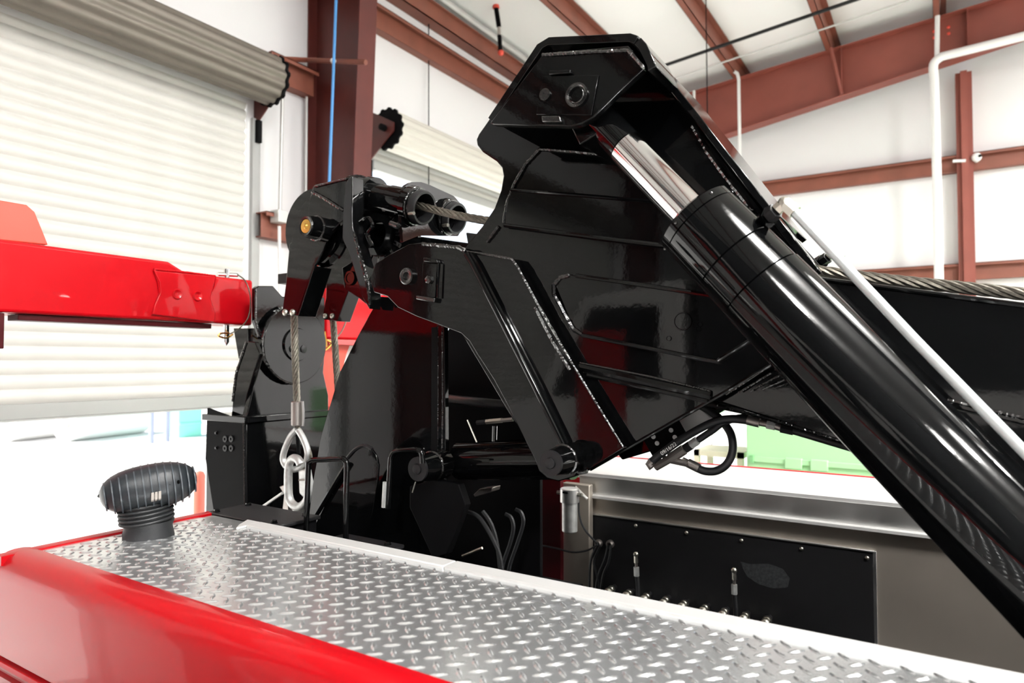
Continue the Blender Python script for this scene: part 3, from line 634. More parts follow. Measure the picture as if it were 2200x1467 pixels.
# dark floor of the truck bed and red bulkhead
bed = thing('truck_bed', (-.4, 2.05, .4), 'dark truck bed and frame between the two tool bodies', 'truck bed')
MB().box((-2.4, 1.345, .55), (1.6, 2.76, .75)).build('bed_floor', 'black_dull', bed); MB().box((-2.4, 1.7, .3), (1.6, 1.9, .55)).build('frame_rail', 'black_dull', bed); MB().box((-2.4, 2.3, .3), (1.6, 2.5, .55)).build('frame_rail', 'black_dull', bed)
MB().box((PY(1126, 1150, 2.68).x, 2.68, .75), (PY(1204, 1150, 2.68).x, 2.71, 1.42)).build('red_bulkhead', 'red_dark', bed)  # the bulkhead's shade is put into its dark red colour
MB().box((1.55, 1.345, .75), (1.6, 2.74, 1.4)).build('front_wall', 'black_dull', bed)
for yc_ in (1.495, 2.235):
    for s_ in (-1, 1): MB().box((.2, yc_+s_*.109-.013, .75), (.46, yc_+s_*.109+.013, 1.45)).build('cylinder_base', 'black_dull', bed)
for x in (-1.2, .9):
    for y in (1.5, 2.62):
        t = MB().lathe((x, y-.1, .275), (0, 1, 0), [(0, .15), (0, .255), (.03, .275), (.17, .275), (.2, .255), (.2, .15)], 40).build('wheel', 'rubber', bed); MB().lathe((x, y-.09, .275), (0, 1, 0), [(0, .05), (.02, .15), (.18, .15)], 30).build('rim', 'aluminium', t)

# ------------------------------------------------------------------ boom
bo = thing('recovery_boom', (-.9, 1.9, 1.7), 'glossy black recovery boom rising over the truck bed', 'boom')
YB, YE = 1.68, 1.62
def toX(a, b_, X): A_, B2 = PY(*a, YB), PY(*b_, YB); return A_+(B2-A_)*((X-A_.x)/(B2.x-A_.x))
et, eb = toX((1780, 597), (2560, 697), 1.5), toX((1830, 955), (2560, 1192), 1.5); eb.z = max(eb.z, et.z-.55)
b = MB(); b.prism([PY(x, y, YB) for x, y in ((1000, 499), (1780, 597), (2560, 697))]+[et, eb]+[PY(x, y, YB) for x, y in ((2560, 1192), (1830, 955), (1540, 862), (1250, 785), (1040, 730))], (0, .37, 0)); b.build('boom_box', 'black_paint', bo, .004)
eb0 = PY(2560, 1192, YB)
def bot_z(X):      # underside of the boom box
    L_ = [PY(x, y, YB) for x, y in ((1040, 730), (1250, 785), (1540, 862), (1830, 955), (2560, 1192))]+[eb]
    for i in range(len(L_)-1):
        if X <= L_[i+1].x or i == len(L_)-2: return L_[i].z+(L_[i+1].z-L_[i].z)*(X-L_[i].x)/(L_[i+1].x-L_[i].x)
def under(q, r): return Vector((q.x, q.y, min(q.z, bot_z(q.x)-r)))
MB().prism([(1.15, 1.72, .75), (1.45, 1.72, .75), (1.45, 1.72, bot_z(1.45)), (1.15, 1.72, bot_z(1.15))], (0, .29, 0)).build('boom_rest', 'black_dull', bed)
MB().weld([PY(x, y, YB-.004) for x, y in ((1540, 868), (1700, 915), (1850, 962))], .006).build('weld_bead', 'black_weld', bo)
MB().weld([PY(x, y, YB-.002) for x, y in ((2035, 860), (2120, 880), (2240, 908))], .006).build('weld_bead', 'black_weld', bo)
MB().tube([PY(1700, 592, YB+.0), PY(2560, 702, YB+.0)], .006, 8).build('edge_bead', 'black_paint', bo)
plate('lower_rail', [(2000, 865), (2560, 1000), (2560, 1200), (1860, 965)], YB-.03, .03, 'black_paint', bo, .003)
# ear / knuckle plate
ear = [(1166, 101), (1178, 97), (1350, 91), (1362, 96), (1372, 108), (1500, 272), (1640, 452), (1800, 640), (1800, 720), (1700, 758), (1545, 852), (1268, 1010), (1200, 1030), (1100, 900), (990, 715), (985, 560), (998, 532),
       (1035, 487), (1062, 447), (1076, 408), (1081, 378), (1078, 360), (1066, 346), (1036, 326), (1025, 312), (1023, 300), (1028, 288), (1155, 108)]
plate('knuckle_plate', ear, YE, .03, 'black_paint', bo, .004)
MB().prism([PY(x, y, YE)+Vector((0, .43, 0)) for x, y in ear], (0, .03, 0)).build('far_knuckle_plate', 'black_paint', bo, .004)
nearp = [(1168, 112), (1350, 97), (1385, 146), (1330, 197), (1295, 232), (1275, 252), (1250, 266), (1225, 272), (1060, 268), (1052, 264)]
YN = 1.42
hp_ = plate('head_plate', nearp, YN, .022, 'black_paint', bo, .0035)
def strip(px, y0, y1, t, name='closing_plate', m='black_paint'):      # bent strip between two depths following a pixel line at depth y0
    P = [PY(x, y, y0) for x, y in px]; n = len(P); off = []
    for i in range(n):
        d = (P[min(i+1, n-1)]-P[max(i-1, 0)]).normalized(); off.append(P[i]+Vector((d.z, 0, -d.x))*t)
    MB().prism(P+list(reversed(off)), (0, y1-y0, 0)).build(name, m, bo, .002)
strip([(1058, 262), (1164, 104), (1176, 97), (1350, 90), (1362, 95)], YN+.004, YE+.01, -.02)
strip([(1362, 95), (1500, 270), (1640, 452)], 1.57, 2.07, -.016, 'top_flange')
strip([(1640, 452), (1745, 588)], 1.60, 1.66, -.016, 'top_flange')
strip([(1362, 95), (1372, 106), (1388, 140), (1392, 152)], YN+.004, 1.575, -.02)
MB().weld([PY(x, y, YN-.003) for x, y in ((1166, 118), (1260, 112), (1350, 108), (1384, 146))], .0055).build('weld_bead', 'black_weld', bo)
ywelds(bo, [(1340, 338), (1300, 332), (1230, 325), (1160, 320), (1130, 352), (1105, 395), (1088, 440), (1082, 480)], YE-.004, .0065)
ywelds(bo, [(1072, 486), (1046, 520)], YE-.004, .007)
ywelds(bo, [(1486, 265), (1520, 325), (1560, 380), (1600, 430), (1630, 470)], YE-.01, .008)
# parts on the head plate
plate('access_panel', [(1166, 163), (1286, 161), (1270, 247), (1152, 246)], YN-.004, .006, 'black_paint', hp_, .001)
plate('clip_bar', [(1180, 151), (1225, 149), (1225, 157), (1178, 160)], YN-.012, .012, 'black_paint', hp_, .002)
plate('clip_bar', [(1162, 248), (1202, 248), (1206, 262), (1164, 262)], YN-.012, .012, 'black_weld', hp_, .003)
c, rr = ring_y((1240, 205), 26, YN-.004)
MB().lathe(c, (0, -1, 0), [(0, rr), (.006, rr), (.007, rr*.85), (.004, rr*.7), (.006, rr*.62), (-.01, rr*.6), (-.01, 0)], 32, caps=False).build('pin_end', 'black_weld', hp_)
c, rr = ring_y((1172, 204), 13, YN-.004); MB().lathe(c, (0, -1, 0), [(0, rr), (.005, rr), (.006, rr*.7), (.004, 0)], 20, caps=False).build('cap_bolt', 'black_weld', hp_)
# rod eye block behind the head plate
plate('rod_lug', [(1215, 250), (1285, 225), (1312, 268), (1245, 312)], 1.46, .16, 'black_paint', bo, .004)
# stiffener bars, doubler and flange
plate('stiffener_bar', [(1098, 408), (1300, 424), (1560, 448), (1560, 542), (1300, 512), (1084, 484), (1088, 440)], YE-.012, .014, 'black_paint', bo, .003)
plate('doubler_plate', [(1192, 612), (1200, 596), (1215, 590), (1240, 592), (1560, 640), (1700, 660), (1640, 712), (1545, 772), (1535, 776), (1260, 722), (1240, 712), (1228, 698)], YE-.010, .012, 'black_paint', bo, .003)
def bead(px, Y, r): MB().tube(smooth_path([PY(x, y, Y) for x, y in px], 4), r, 8).build('edge_bead', 'black_paint', bo)
bead([(1238, 592), (1400, 615), (1560, 640), (1640, 652)], YE-.011, .0055); bead([(1250, 720), (1400, 749), (1535, 776), (1545, 772), (1600, 738), (1640, 712)], YE-.011, .0055)
bead([(1098, 408), (1300, 424), (1560, 448)], YE-.013, .005); bead([(1084, 484), (1300, 512), (1470, 532)], YE-.013, .006)
bead([(1262, 806), (1400, 836), (1520, 862)], YE-.004, .006)
ywelds(bo, [(1222, 591), (1203, 597), (1190, 612), (1190, 632), (1232, 708), (1250, 719)], YE-.012, .0085)
ywelds(bo, [(1250, 720), (1400, 748), (1535, 777), (1625, 722)], YE-.004, .003)
for (rpx, px) in ((19, (1467, 690)), (5, (1504, 697)), (5, (1501, 707)), (5, (1437, 727))):
    c, rr = ring_y(px, rpx, YE-.011); MB().lathe(c, (0, -1, 0), [(0, rr*1.06), (.003, rr*1.02), (.003, rr*.95), (.0005, rr*.9), (.0005, 0)], 28, caps=False).build('hole_ring' if rpx < 10 else 'round_plug', 'black_paint', bo)
for yy in (782, 792, 800): ywelds(bo, [(1246, yy-2), (1400, yy+28), (1528, yy+60)], YE-.004, .0045)
MB().tube([PY(1246, 788, YE-.001), PY(1528, 850, YE-.001)], .012, 8).build('weld_bar', 'black_paint', bo)
for k in range(5): ywelds(bo, [(1560+k*26, 848-k*4), (1640+k*17, 795+k*6)], YE-.02+.004*k, .003)
MB().tube([PY(1268, 1008, YE-.002), PY(1545, 850, YE-.002), PY(1700, 757, YE-.002)], .005, 8).build('edge_bead', 'black_paint', bo)
# swing bracket (boomerang shaped)
YS = 1.57
boom_br = [(832, 637), (855, 661), (895, 680), (938, 696), (990, 716), (1008, 733), (1024, 760), (1060, 815), (1095, 880), (1130, 950), (1150, 990), (1158, 1012), (1175, 1028), (1200, 1034), (1235, 1024), (1242, 1008), (1215, 955), (1150, 830), (1016, 565), (1000, 540), (984, 529), (905, 521), (878, 524), (838, 545), (806, 566), (795, 600), (803, 628)]
sb_ = plate('swing_bracket', boom_br, YS, .045, 'black_paint', bo, .003)
plate('channel_face', [(1006, 542), (1102, 556), (1112, 570), (1230, 780), (1342, 962), (1262, 1012), (1225, 1015), (1215, 960), (1150, 830)], YS+.012, .03, 'black_paint', bo, .003)
MB().tube([PY(x, y, YS-.002) for x, y in ((1003, 545), (1016, 566), (1110, 752), (1150, 830), (1212, 958))], .010, 10).build('rib_bar', 'black_paint', bo)
MB().tube([PY(x, y, YS+.004) for x, y in ((1012, 546), (1026, 566), (1120, 750), (1160, 828), (1220, 952))], .007, 8).build('rib_bar', 'black_paint', bo)
ywelds(bo, [(1000, 540), (1050, 547), (1100, 556), (1112, 572), (1170, 680), (1232, 784), (1290, 880), (1340, 962)], YS+.008, .0045)
ywelds(bo, [(1150, 660), (1185, 730), (1225, 795)], YS+.01, .006)
ywelds(bo, [(1212, 958), (1222, 985), (1245, 1015), (1262, 1012)], YS+.002, .008)
ywelds(bo, [(908, 524), (950, 528), (985, 531), (1000, 540)], YS-.002, .008)
pin_boss((1186, 994), 1.47, 1.58, 27, bo)
# catch plate with bolts on the swing bracket
plate('catch_plate', [(908, 563), (940, 566), (934, 640), (905, 637)], YS-.008, .01, 'black_paint', sb_, .002)
plate('catch_bar', [(909, 552), (938, 556), (940, 565), (909, 562)], YS-.018, .018, 'black_paint', sb_, .003)
plate('catch_bar', [(893, 634), (934, 640), (932, 650), (893, 643)], YS-.018, .018, 'black_weld', sb_, .003)
c, rr = ring_y((878, 594), 18, YS); MB().lathe(c, (0, -1, 0), [(0, rr), (.012, rr), (.014, rr*.85), (.012, rr*.5), (.002, rr*.45), (.002, 0)], 28, caps=False).build('pin_end', 'black_weld', sb_)
c, rr = ring_y((923, 601), 9, YS-.008); MB().lathe(c, (0, -1, 0), [(0, rr), (.008, rr), (.01, rr*.6)], 6).build('bolt', 'black_weld', sb_)
MB().tube([PY(943, 566, YS-.012), PY(940, 640, YS-.012)], .003, 6).build('catch_rod', 'black_paint', sb_)

# ------------------------------------------------------------------ lift cylinders
def lift_cylinder(label):
    Yc = 1.495; P0, P1 = PY(1293, 262, Yc), PY(2560, 1567, Yc); ax = (P1-P0).normalized()
    def at(x, y): return (PY(x, y, Yc)-P0).dot(ax)
    r = thing('lift_cylinder', P1, label, 'hydraulic cylinder', 'boom lift cylinders')
    tg, t1, t2, tend = at(1511, 461)-.012, at(1593, 546), at(1650, 602), (P1-P0).length
    tr = at(1345, 312)
    MB().lathe(P0, ax, [(-.02, .02), (0, .042), (tr, .042)], 28).build('rod_eye', 'black_paint', r)
    MB().lathe(P0, ax, [(tr, .040), (tr+.004, .0435), (tg+.05, .0435)], 64).build('rod', 'chrome', r)
    rb = .094
    MB().lathe(P0, ax, [(tg, .05), (tg, rb-.008), (tg+.006, rb), (tg+.026, rb), (tg+.0275, rb-.003), (tg+.029, rb)], 72, caps=False).build('gland', 'black_paint', r); gl_ = bpy.context.scene.collection.objects[-1]
    MB().lathe(P0, ax, [(tg+.029, rb), (t1-.002, rb), (t1, rb-.003), (t1+.002, rb), (t2-.002, rb), (t2, rb-.003), (t2+.002, rb+.002), (tend, rb+.002)], 72).build('barrel', 'black_paint', r)
    for k_ in range(6):
        a = k_*1.05+.4; u = ax.orthogonal().normalized(); v_ = ax.cross(u); d = u*math.cos(a)+v_*math.sin(a)
        MB().sphere(P0+ax*(tg+.014)+d*rb, .004, 8).build('set_screw', 'black_weld', gl_)
    # port, elbow and pipe
    Yq = 1.447
    base, e0, e1, e2 = PY(1642, 474, Yq+.03), PY(1668, 452, Yq), PY(1690, 436, Yq), PY(1714, 462, Yq)
    MB().tube([base, PY(1655, 463, Yq+.01)], .02, 6).build('port_boss', 'black_paint', r); MB().tube([PY(1653, 464, Yq+.01), e0], .017, 6).build('port_nut', 'black_satin', r)
    MB().tube([e0, PY(1680, 441, Yq)], .0125, 6).build('elbow', 'zinc', r); MB().sphere(PY(1685, 437, Yq), .0145, 10).build('elbow_corner', 'zinc', r); MB().tube([PY(1688, 438, Yq), PY(1708, 456, Yq)], .0155, 6).build('swivel_nut', 'zinc', r)
    MB().tube([PY(1706, 454, Yq), PY(1712, 461, Yq), PY(1970, 735, Yq), PY(2200, 970, Yq), PY(2560, 1330, Yq)], .0098, 14).build('feed_pipe', 'pipe_grey', r)
    return r
lc1 = lift_cylinder('black lift cylinder with chrome rod and grey feed pipe on the camera side of the boom')
lc1['label'] = 'black lift cylinder with chrome rod and grey feed pipe in front of the boom'
dup(lc1, (0, .74, 0), 'black lift cylinder mostly hidden behind the boom, only its pipe elbow showing')
lc1['group'] = 'boom lift cylinders'

# tilt cylinder between mast and swing bracket
tc_ = thing('tilt_cylinder', PY(1080, 990, 1.80), 'black horizontal tilt cylinder between mast and swing bracket', 'hydraulic cylinder')
a0, a1 = PY(985, 990, 1.80), PY(1230, 985, 1.80)
MB().lathe(a0, a1-a0, [(-.0, .03), (0, .055), (.008, .062), ((a1-a0).length, .062)], 40).build('barrel', 'black_paint', tc_)
ec = Vector((cpin.x, 1.80, cpin.z)); ed = (ec-a0).normalized()
MB().cyl(ec-ed*.036, a0, .028).build('rod', 'chrome', tc_)
MB().lathe(ec-Vector((0, .03, 0)), (0, 1, 0), [(0, .016), (0, .042), (.06, .042), (.06, .016), (0, .016)], 28, caps=False).build('rod_eye', 'black_paint', tc_)
b = MB().tube([PY(1062, 948, 1.74), PY(1063, 915, 1.74)], .008, 8); b.build('port', 'black_paint', tc_)
MB().tube([PY(1025, 908, 1.74), PY(1045, 906, 1.74)], .008, 6).build('cap', 'black_satin', tc_); MB().tube([PY(1045, 906, 1.74), PY(1078, 903, 1.74)], .0085, 6).build('tee', 'zinc', tc_); MB().tube([PY(1078, 903, 1.74), PY(1102, 901, 1.74)], .007, 6).build('hose_end', 'ferrule', tc_)
MB().tube([PY(1004, 902, 1.74), PY(1024, 950, 1.74)], .003, 6).build('bleed_pipe', 'zinc', tc_)
tag(MB().tube(smooth_path([PY(900, 846, 2.195), PY(960, 856, 2.0), PY(1030, 864, 1.85), PY(1100, 870, 1.85), PY(1250, 872, 1.85)], 6), .016, 10).build('cross_pipe', 'black_satin'), 'black pipe above the tilt cylinder inside the mast', 'pipe')

# ------------------------------------------------------------------ boom head with sheaves and rope guides
bh = thing('boom_head', (-1.8, 1.85, 2.4), 'black boom head with rope guide tubes and sheaves over the hanging ropes', 'boom head')
YH = 1.72
# near keeper arm and far keeper arm
arm1 = [(672, 424), (662, 428), (650, 440), (640, 460), (631, 496), (626, 521), (622, 523), (614, 610), (607, 664), (608, 674), (641, 679), (642, 670), (675, 571), (692, 540), (706, 503), (705, 440)]
ka1 = plate('keeper_arm', arm1, YH-.01, .012, 'black_paint', bh, .002)
b = MB().prism([PY(x, y, YH-.01) for x, y in ((636, 679), (672, 571), (676, 571), (641, 679))], (0, .085, 0)); b.build('keeper_lip', 'black_paint', bh, .002)
for x in (613, 629):
    inst('bolt', BOLT_STEEL, PY(x, 671, YH-.011), ka1, scale=(1.2, 1.2, 1.2))
YH2 = 1.93
arm2 = [(706, 560), (702, 600), (700, 640), (694, 674), (695, 686), (724, 690), (752, 616), (765, 590), (760, 540)]
ka2 = plate('keeper_arm', arm2, YH2, .012, 'black_paint', bh, .002)
MB().prism([PY(x, y, YH2) for x, y in ((721, 690), (748, 616), (752, 616), (725, 690))], (0, .07, 0)).build('keeper_lip', 'black_paint', bh, .002)
for x in (699, 714): inst('bolt', BOLT_STEEL, PY(x, 679, YH2-.001), ka2, scale=(1.1, 1.1, 1.1))
# sheaves
def sheave(px, rad, y0, y1):
    c = PY(px[0], px[1], (y0+y1)/2); c = Vector((c.x, y0, c.z)); w_ = y1-y0
    MB().lathe(c, (0, 1, 0), [(0, .02), (0, rad), (w_*.2, rad), (w_*.5, rad-.022), (w_*.8, rad), (w_, rad), (w_, .02)], 56).build('sheave', 'black_paint', bh)
sheave((682, 492), .148, YH+.012, YH+.07); sheave((760, 515), .148, YH2+.015, YH2+.07)
# sheave pin with brass insert
c, rr = ring_y((658, 486), 23, YH-.11)
MB().lathe(c+Vector((0, .085, 0)), (0, -1, 0), [(0, rr*1.15), (.05, rr*1.1), (.085, rr)], 28).build('pin_boss', 'black_paint', bh)
MB().weld([c+Vector((math.cos(a)*rr*1.1, .045, math.sin(a)*rr*1.1)) for a in [math.radians(t) for t in range(0, 361, 15)]], .007).build('weld_bead', 'black_weld', bh)
MB().lathe(c, (0, -1, 0), [(0, rr*.95), (.006, rr*.9), (.004, rr*.7)], 28, caps=False).build('retaining_ring', 'black_weld', bh)
MB().lathe(c, (0, -1, 0), [(-.004, rr*.68), (.003, rr*.64), (.004, rr*.3), (.009, rr*.18), (.01, 0)], 24, caps=False).build('brass_insert', 'brass', bh)
# top nose plates
plate('nose_plate', [(671, 410), (672, 400), (745, 384), (745, 465), (706, 503), (692, 517), (660, 508), (661, 463), (664, 430)], YH-.03, .018, 'black_paint', bh, .003)
MB().prism([PY(x, y, YH-.03) for x, y in ((672, 402), (678, 396), (752, 380), (758, 386))], (0, .28, 0)).build('nose_top', 'black_paint', bh, .003)
ywelds(bh, [(671, 412), (700, 428), (738, 453)], YH-.034, .008); ywelds(bh, [(676, 401), (710, 392), (745, 384)], YH-.034, .005)
# big side strap running down
MB().prism([PY(x, y, YH-.06) for x, y in ((742, 395), (748, 384), (757, 378), (757, 400), (756, 480), (762, 508), (789, 605), (796, 640), (793, 664), (779, 640), (750, 545), (735, 512), (736, 466))], (0, .055, 0)).build('side_strap', 'black_paint', bh, .003)
ywelds(bh, [(761, 500), (772, 542), (788, 600), (796, 655)], YH-.063, .0085)
# guide tubes: fairlead barrels along the boom
def guide(px0, px1, Y, radii):      # radii in px: big collar, ring, tube, end sleeve, flange, mouth
    A, B_ = PY(*px0, Y), PY(*px1, Y); ax = B_-A; L = ax.length; k_ = (PY(px1[0], px1[1]-10, Y)-PY(*px1, Y)).length/10
    a, b_, c_, d_, e_, f_ = [q*k_ for q in radii]; fw = L*.83
    MB().lathe(A, ax, [(-.02, 0), (-.02, a*.95), (0, a), (L*.04, a), (L*.05, a*.93), (L*.2, a*.93), (L*.205, b_), (L*.3, b_), (L*.305, c_), (L*.56, c_), (L*.565, d_), (fw, d_)], 44, caps=False).build('guide_tube', 'black_paint', bh)
    MB().lathe(A, ax, [(fw+.004, e_), (fw+.03, e_), (fw+.034, e_*.9), (L*.97, e_*.86)], 44, caps=False).build('guide_collar', 'black_paint', bh)
    u_ = ax.normalized(); v1 = Vector((0, 1, 0)); v2 = u_.cross(v1)
    MB().weld([A+u_*(fw+.034)+(v1*math.cos(t)+v2*math.sin(t))*e_*.93 for t in [math.radians(q) for q in range(0, 361, 12)]], .0055).build('weld_bead', 'black_weld', bh)
    MB().lathe(A, ax, [(L*.96, f_), (L*1.03, f_), (L*1.045, f_*.95), (L*1.045, f_*.83), (L*.6, f_*.8), (L*.6, 0)], 40, caps=False).build('guide_mouth', 'black_satin', bh)
guide((766, 417), (906, 446), 1.80, (44, 45, 33, 35, 42, 37))
guide((850, 443), (977, 469), 2.0, (40, 40, 30, 32, 39, 34))
XG = PY(884, 441, 1.80).x
def gh(px0, px1, Y, rpx):      # hole where the tube axis meets the plate
    A_, B2 = PY(*px0, Y), PY(*px1, Y); c_ = A_+(B2-A_)*((XG-A_.x)/(B2.x-A_.x)); k_ = (PY(px1[0], px1[1]-10, Y)-PY(*px1, Y)).length/10
    return [Vector((XG, c_.y+rpx*k_*math.cos(2*math.pi*t/24), c_.z+rpx*k_*math.sin(2*math.pi*t/24))) for t in range(24)]
MB().prism_holes([PX(x, y, XG) for x, y in [(864, 412), (872, 398), (884, 391), (905, 391), (925, 398), (975, 421), (990, 438), (998, 462), (996, 487), (984, 507), (900, 506), (866, 520), (862, 470)]], [gh((766, 417), (906, 446), 1.80, 30.5), gh((850, 443), (977, 469), 2.0, 28)], (-.014, 0, 0)).build('guide_plate', 'black_paint', bh)
for px, Y in (((879, 459), 1.74), ((952, 484), 1.86)):
    c = PY(*px, Y); MB().tube([c, c+Vector((.03, -.01, -.004))], .006, 8).build('grease_fitting', 'zinc', bh)
# lower idler sheave behind the guide tube
c = PY(815, 505, 1.78); MB().lathe(c+Vector((0, -.0, 0)), (0, 1, 0), [(0, .055), (0, .118), (.02, .122), (.045, .105), (.07, .122), (.09, .118), (.09, .055)], 48, caps=False).lathe(c, (0, 1, 0), [(.0, .055), (.09, .055)], 32, caps=False).build('idler_sheave', 'black_paint', bh)
MB().lathe(c+Vector((0, -.02, 0)), (0, 1, 0), [(0, .05), (0, .075), (.02, .078), (.02, .05)], 32, caps=False).build('idler_ring', 'black_paint', bh)
MB().tube(smooth_path([PY(x, y, 1.70) for x, y in ((772, 480), (790, 468), (800, 485), (790, 505), (800, 530))], 6), .008, 8).build('spring_arm', 'black_paint', bh)
MB().tube([PY(840, 480, 1.72), PY(856, 486, 1.72)], .011, 10).build('spacer_or_hole', 'black_weld', bh)
plate('link_plate', [(735, 575), (760, 560), (790, 600), (795, 660), (770, 640), (740, 620)], 1.80, .012, 'black_paint', bh, .002)
c, rr = ring_y((752, 597), 15, 1.795); MB().lathe(c, (0, -1, 0), [(0, rr), (.004, rr), (.004, rr*.7), (.001, rr*.65), (.001, 0)], 24, caps=False).build('round_plug', 'black_paint', bh)
MB().prism([(-1.75, 1.885, 2.30), (-1.222, 1.885, 2.19), (-1.236, 1.885, 2.33), (-1.75, 1.885, 2.435)], (0, .125, 0)).build('inner_boom', 'black_paint', bh, .004)

# ------------------------------------------------------------------ wire ropes
def rope(name, pts, rad, label, pitch=.17, group=None, ns=6):
    P = smooth_path(pts, 10); 
    # resample evenly
    L = [0]
    for i in range(1, len(P)): L.append(L[-1]+(P[i]-P[i-1]).length)
    tot = L[-1]; n = max(8, int(tot/.006)); Q = []; j = 0
    for i in range(n+1):
        s_ = tot*i/n
        while j < len(P)-2 and L[j+1] < s_: j += 1
        t = (s_-L[j])/max(1e-9, L[j+1]-L[j]); Q.append(P[j].lerp(P[j+1], t))
    r = thing(name, Q[-1], label, 'rope', group)
    prev = None; fr = []
    for i in range(n+1):
        t = (Q[min(i+1, n)]-Q[max(i-1, 0)]).normalized()
        u = t.orthogonal().normalized() if prev is None else (prev-t*prev.dot(t)).normalized()
        prev = u; fr.append((u, t.cross(u)))
    for k in range(ns):
        path = []
        for i in range(n+1):
            an = 2*math.pi*(k/ns)+2*math.pi*(tot*i/n)/pitch; path.append(Q[i]+(fr[i][0]*math.cos(an)+fr[i][1]*math.sin(an))*rad*.62)
        MB().tube(path, rad*.4, 6).build('strand', 'steel_rope', r)
    MB().tube(Q, rad*.5, 6).build('core', 'black_dull', r)
    return r
rope('wire_rope', [et+Vector((0, .12, .02))]+[PY(x, y, 1.80) for x, y in ((2560, 676), (2200, 632), (1780, 585), (1300, 512), (1010, 468), (908, 444), (866, 436))], .0142, 'steel wire rope lying along the boom top into the guide tube')
rope('wire_rope', [PY(631, 640, 1.765), PY(632, 685, 1.765), PY(634, 760, 1.765), PY(638, 866, 1.765)], .0142, 'steel wire rope hanging down to the pale hook', .13)
rope('wire_rope', [PY(714, 655, 1.97), PY(716, 690, 1.97), PY(721, 760, 1.97), PY(726, 840, 1.97), PY(728, 930, 1.97)], .0142, 'steel wire rope hanging behind the mast edge in front of the far crossbar', .13)
# ferrule, thimble and hook
YR = 1.765
ho = thing('swivel_hook', PY(640, 1060, YR), 'pale galvanised hook link hanging from the wire rope over the deck corner', 'hook')
f0, f1 = PY(638, 862, YR), PY(638, 915, YR)
MB().lathe(f0, f1-f0, [(0, .019), (.003, .0225), ((f1-f0).length-.004, .0225), ((f1-f0).length, .019)], 20).build('ferrule', 'ferrule', ho)
MB().tube(smooth_path([PY(x, y, YR) for x, y in ((650, 862), (652, 890), (651, 915))], 4), .005, 6).build('rope_tail', 'aluminium', ho)
eye = [(638, 922), (624, 938), (612, 965), (608, 985), (614, 1000), (628, 1008), (645, 1004), (658, 990), (661, 970), (653, 945), (641, 924)]
MB().tube(smooth_path([PY(x, y, YR-.004) for x, y in eye], 6), .0125, 12).build('thimble', 'galvanised', ho)
MB().tube(smooth_path([PY(x, y, YR) for x, y in ((640, 915), (652, 938), (664, 965), (668, 985), (660, 1003), (645, 1012))], 6), .006, 8).build('rope_eye', 'steel_rope', ho)
MB().tube(smooth_path([PY(x, y, YR+.006) for x, y in ((637, 914), (640, 950), (642, 975))], 5), .007, 8).build('rope_eye', 'black_dull', ho)
lk = [(646, 998), (641, 988), (632, 984), (624, 990), (620, 1005), (619, 1045), (622, 1072), (632, 1086), (645, 1088), (657, 1078), (662, 1065)]
MB().tube(smooth_path([PY(x, y, YR-.02) for x, y in lk], 6), [.016]*61, 12).build('hook_link', 'galvanised', ho)
plate('hook_body', [(640, 1010), (656, 1008), (660, 1030), (668, 1060), (664, 1082), (648, 1066), (642, 1060), (641, 1035)], YR-.03, .03, 'galvanised', ho, .006)
MB().tube([PY(643, 1090, YR), PY(640, 1104, YR)], [.022, .026], 14).build('swivel', 'galvanised', ho)
MB().tube([PY(643, 1031, YR-.035), PY(662, 1030, YR-.035)], .004, 6).build('latch_pin', 'ferrule', ho)
tag(MB().tube([PY(607, 1059, 1.70), PY(553, 1096, 1.70)], .006, 8).build('pull_rod', 'aluminium'), 'thin bright rod leaning to the cover plate beside the hook', 'rod')
tag(MB().prism([PY(x, y, 1.80) for x, y in ((599, 1045), (616, 1040), (618, 1060), (620, 1098), (606, 1096), (610, 1062))], (0, .02, 0)).build('wear_pad', 'ferrule', None, .003), 'worn pinkish metal tab behind the hook', 'tab')

# ------------------------------------------------------------------ far side body
fbod = thing('truck_side_body', (-.2, 3.0, 0), 'aluminium far side body with pale deck, lipped shelf and black control panel', 'truck body')
YF = 2.775; ZF = 1.45
MB().prism([(XE, YF, ZF-.006), (XE, YF+.012, ZF), (XE, 3.27, ZF+.002), (XE, 3.27, ZF-.02), (XE, YF+.02, ZF-.02), (XE, YF+.006, ZF-.03), (XE, YF, ZF-.03)], (3.6, 0, 0), smooth=True).build('deck_plate', 'aluminium_white', fbod)
MB().box((XE, 3.265, ZF-.02), (XR, 3.285, ZF+.006)).build('edge_trim', 'red_paint', fbod, .003)
MB().box((XE, 3.285, .55), (XR, 3.30, ZF)).build('outer_panel', 'red_paint', fbod)
MB().box((-1.40, YF-.003, 1.35), (XR, YF+.01, ZF-.02)).build('upper_panel', 'aluminium', fbod)
MB().box((-1.40, YF-.03, 1.338), (XR, YF, 1.352)).build('shelf_lip', 'aluminium_white', fbod, .002)
MB().box((-1.40, YF-.002, .6), (XR, YF+.008, 1.338)).build('lower_panel', 'aluminium_brushed', fbod)
cp = [PY(1254, 1113, YF-.012), PY(1876, 1199, YF-.012)]
x0, x1 = cp[0].x, cp[1].x; zt = 1.262
cpn = MB().box((x0, YF-.012, .62), (x1, YF-.002, zt)).build('control_panel', 'black_satin', fbod, .0015)
MB().box((x0-.004, YF-.016, zt), (x1+.004, YF-.002, zt+.006)).build('panel_trim', 'aluminium', fbod, .001)
MB().box((x1, YF-.008, .62), (x1+.01, YF-.001, zt+.004)).build('panel_trim', 'aluminium', fbod, .001)
for x in (1268, 1366, 1475, 1593, 1722, 1863):
    q = PY(x, 1118+(x-1268)*.147, YF-.013); inst('bolt', BOLT_STEEL, (q.x, YF-.013, zt-.022), cpn, scale=(.7, .7, .7))
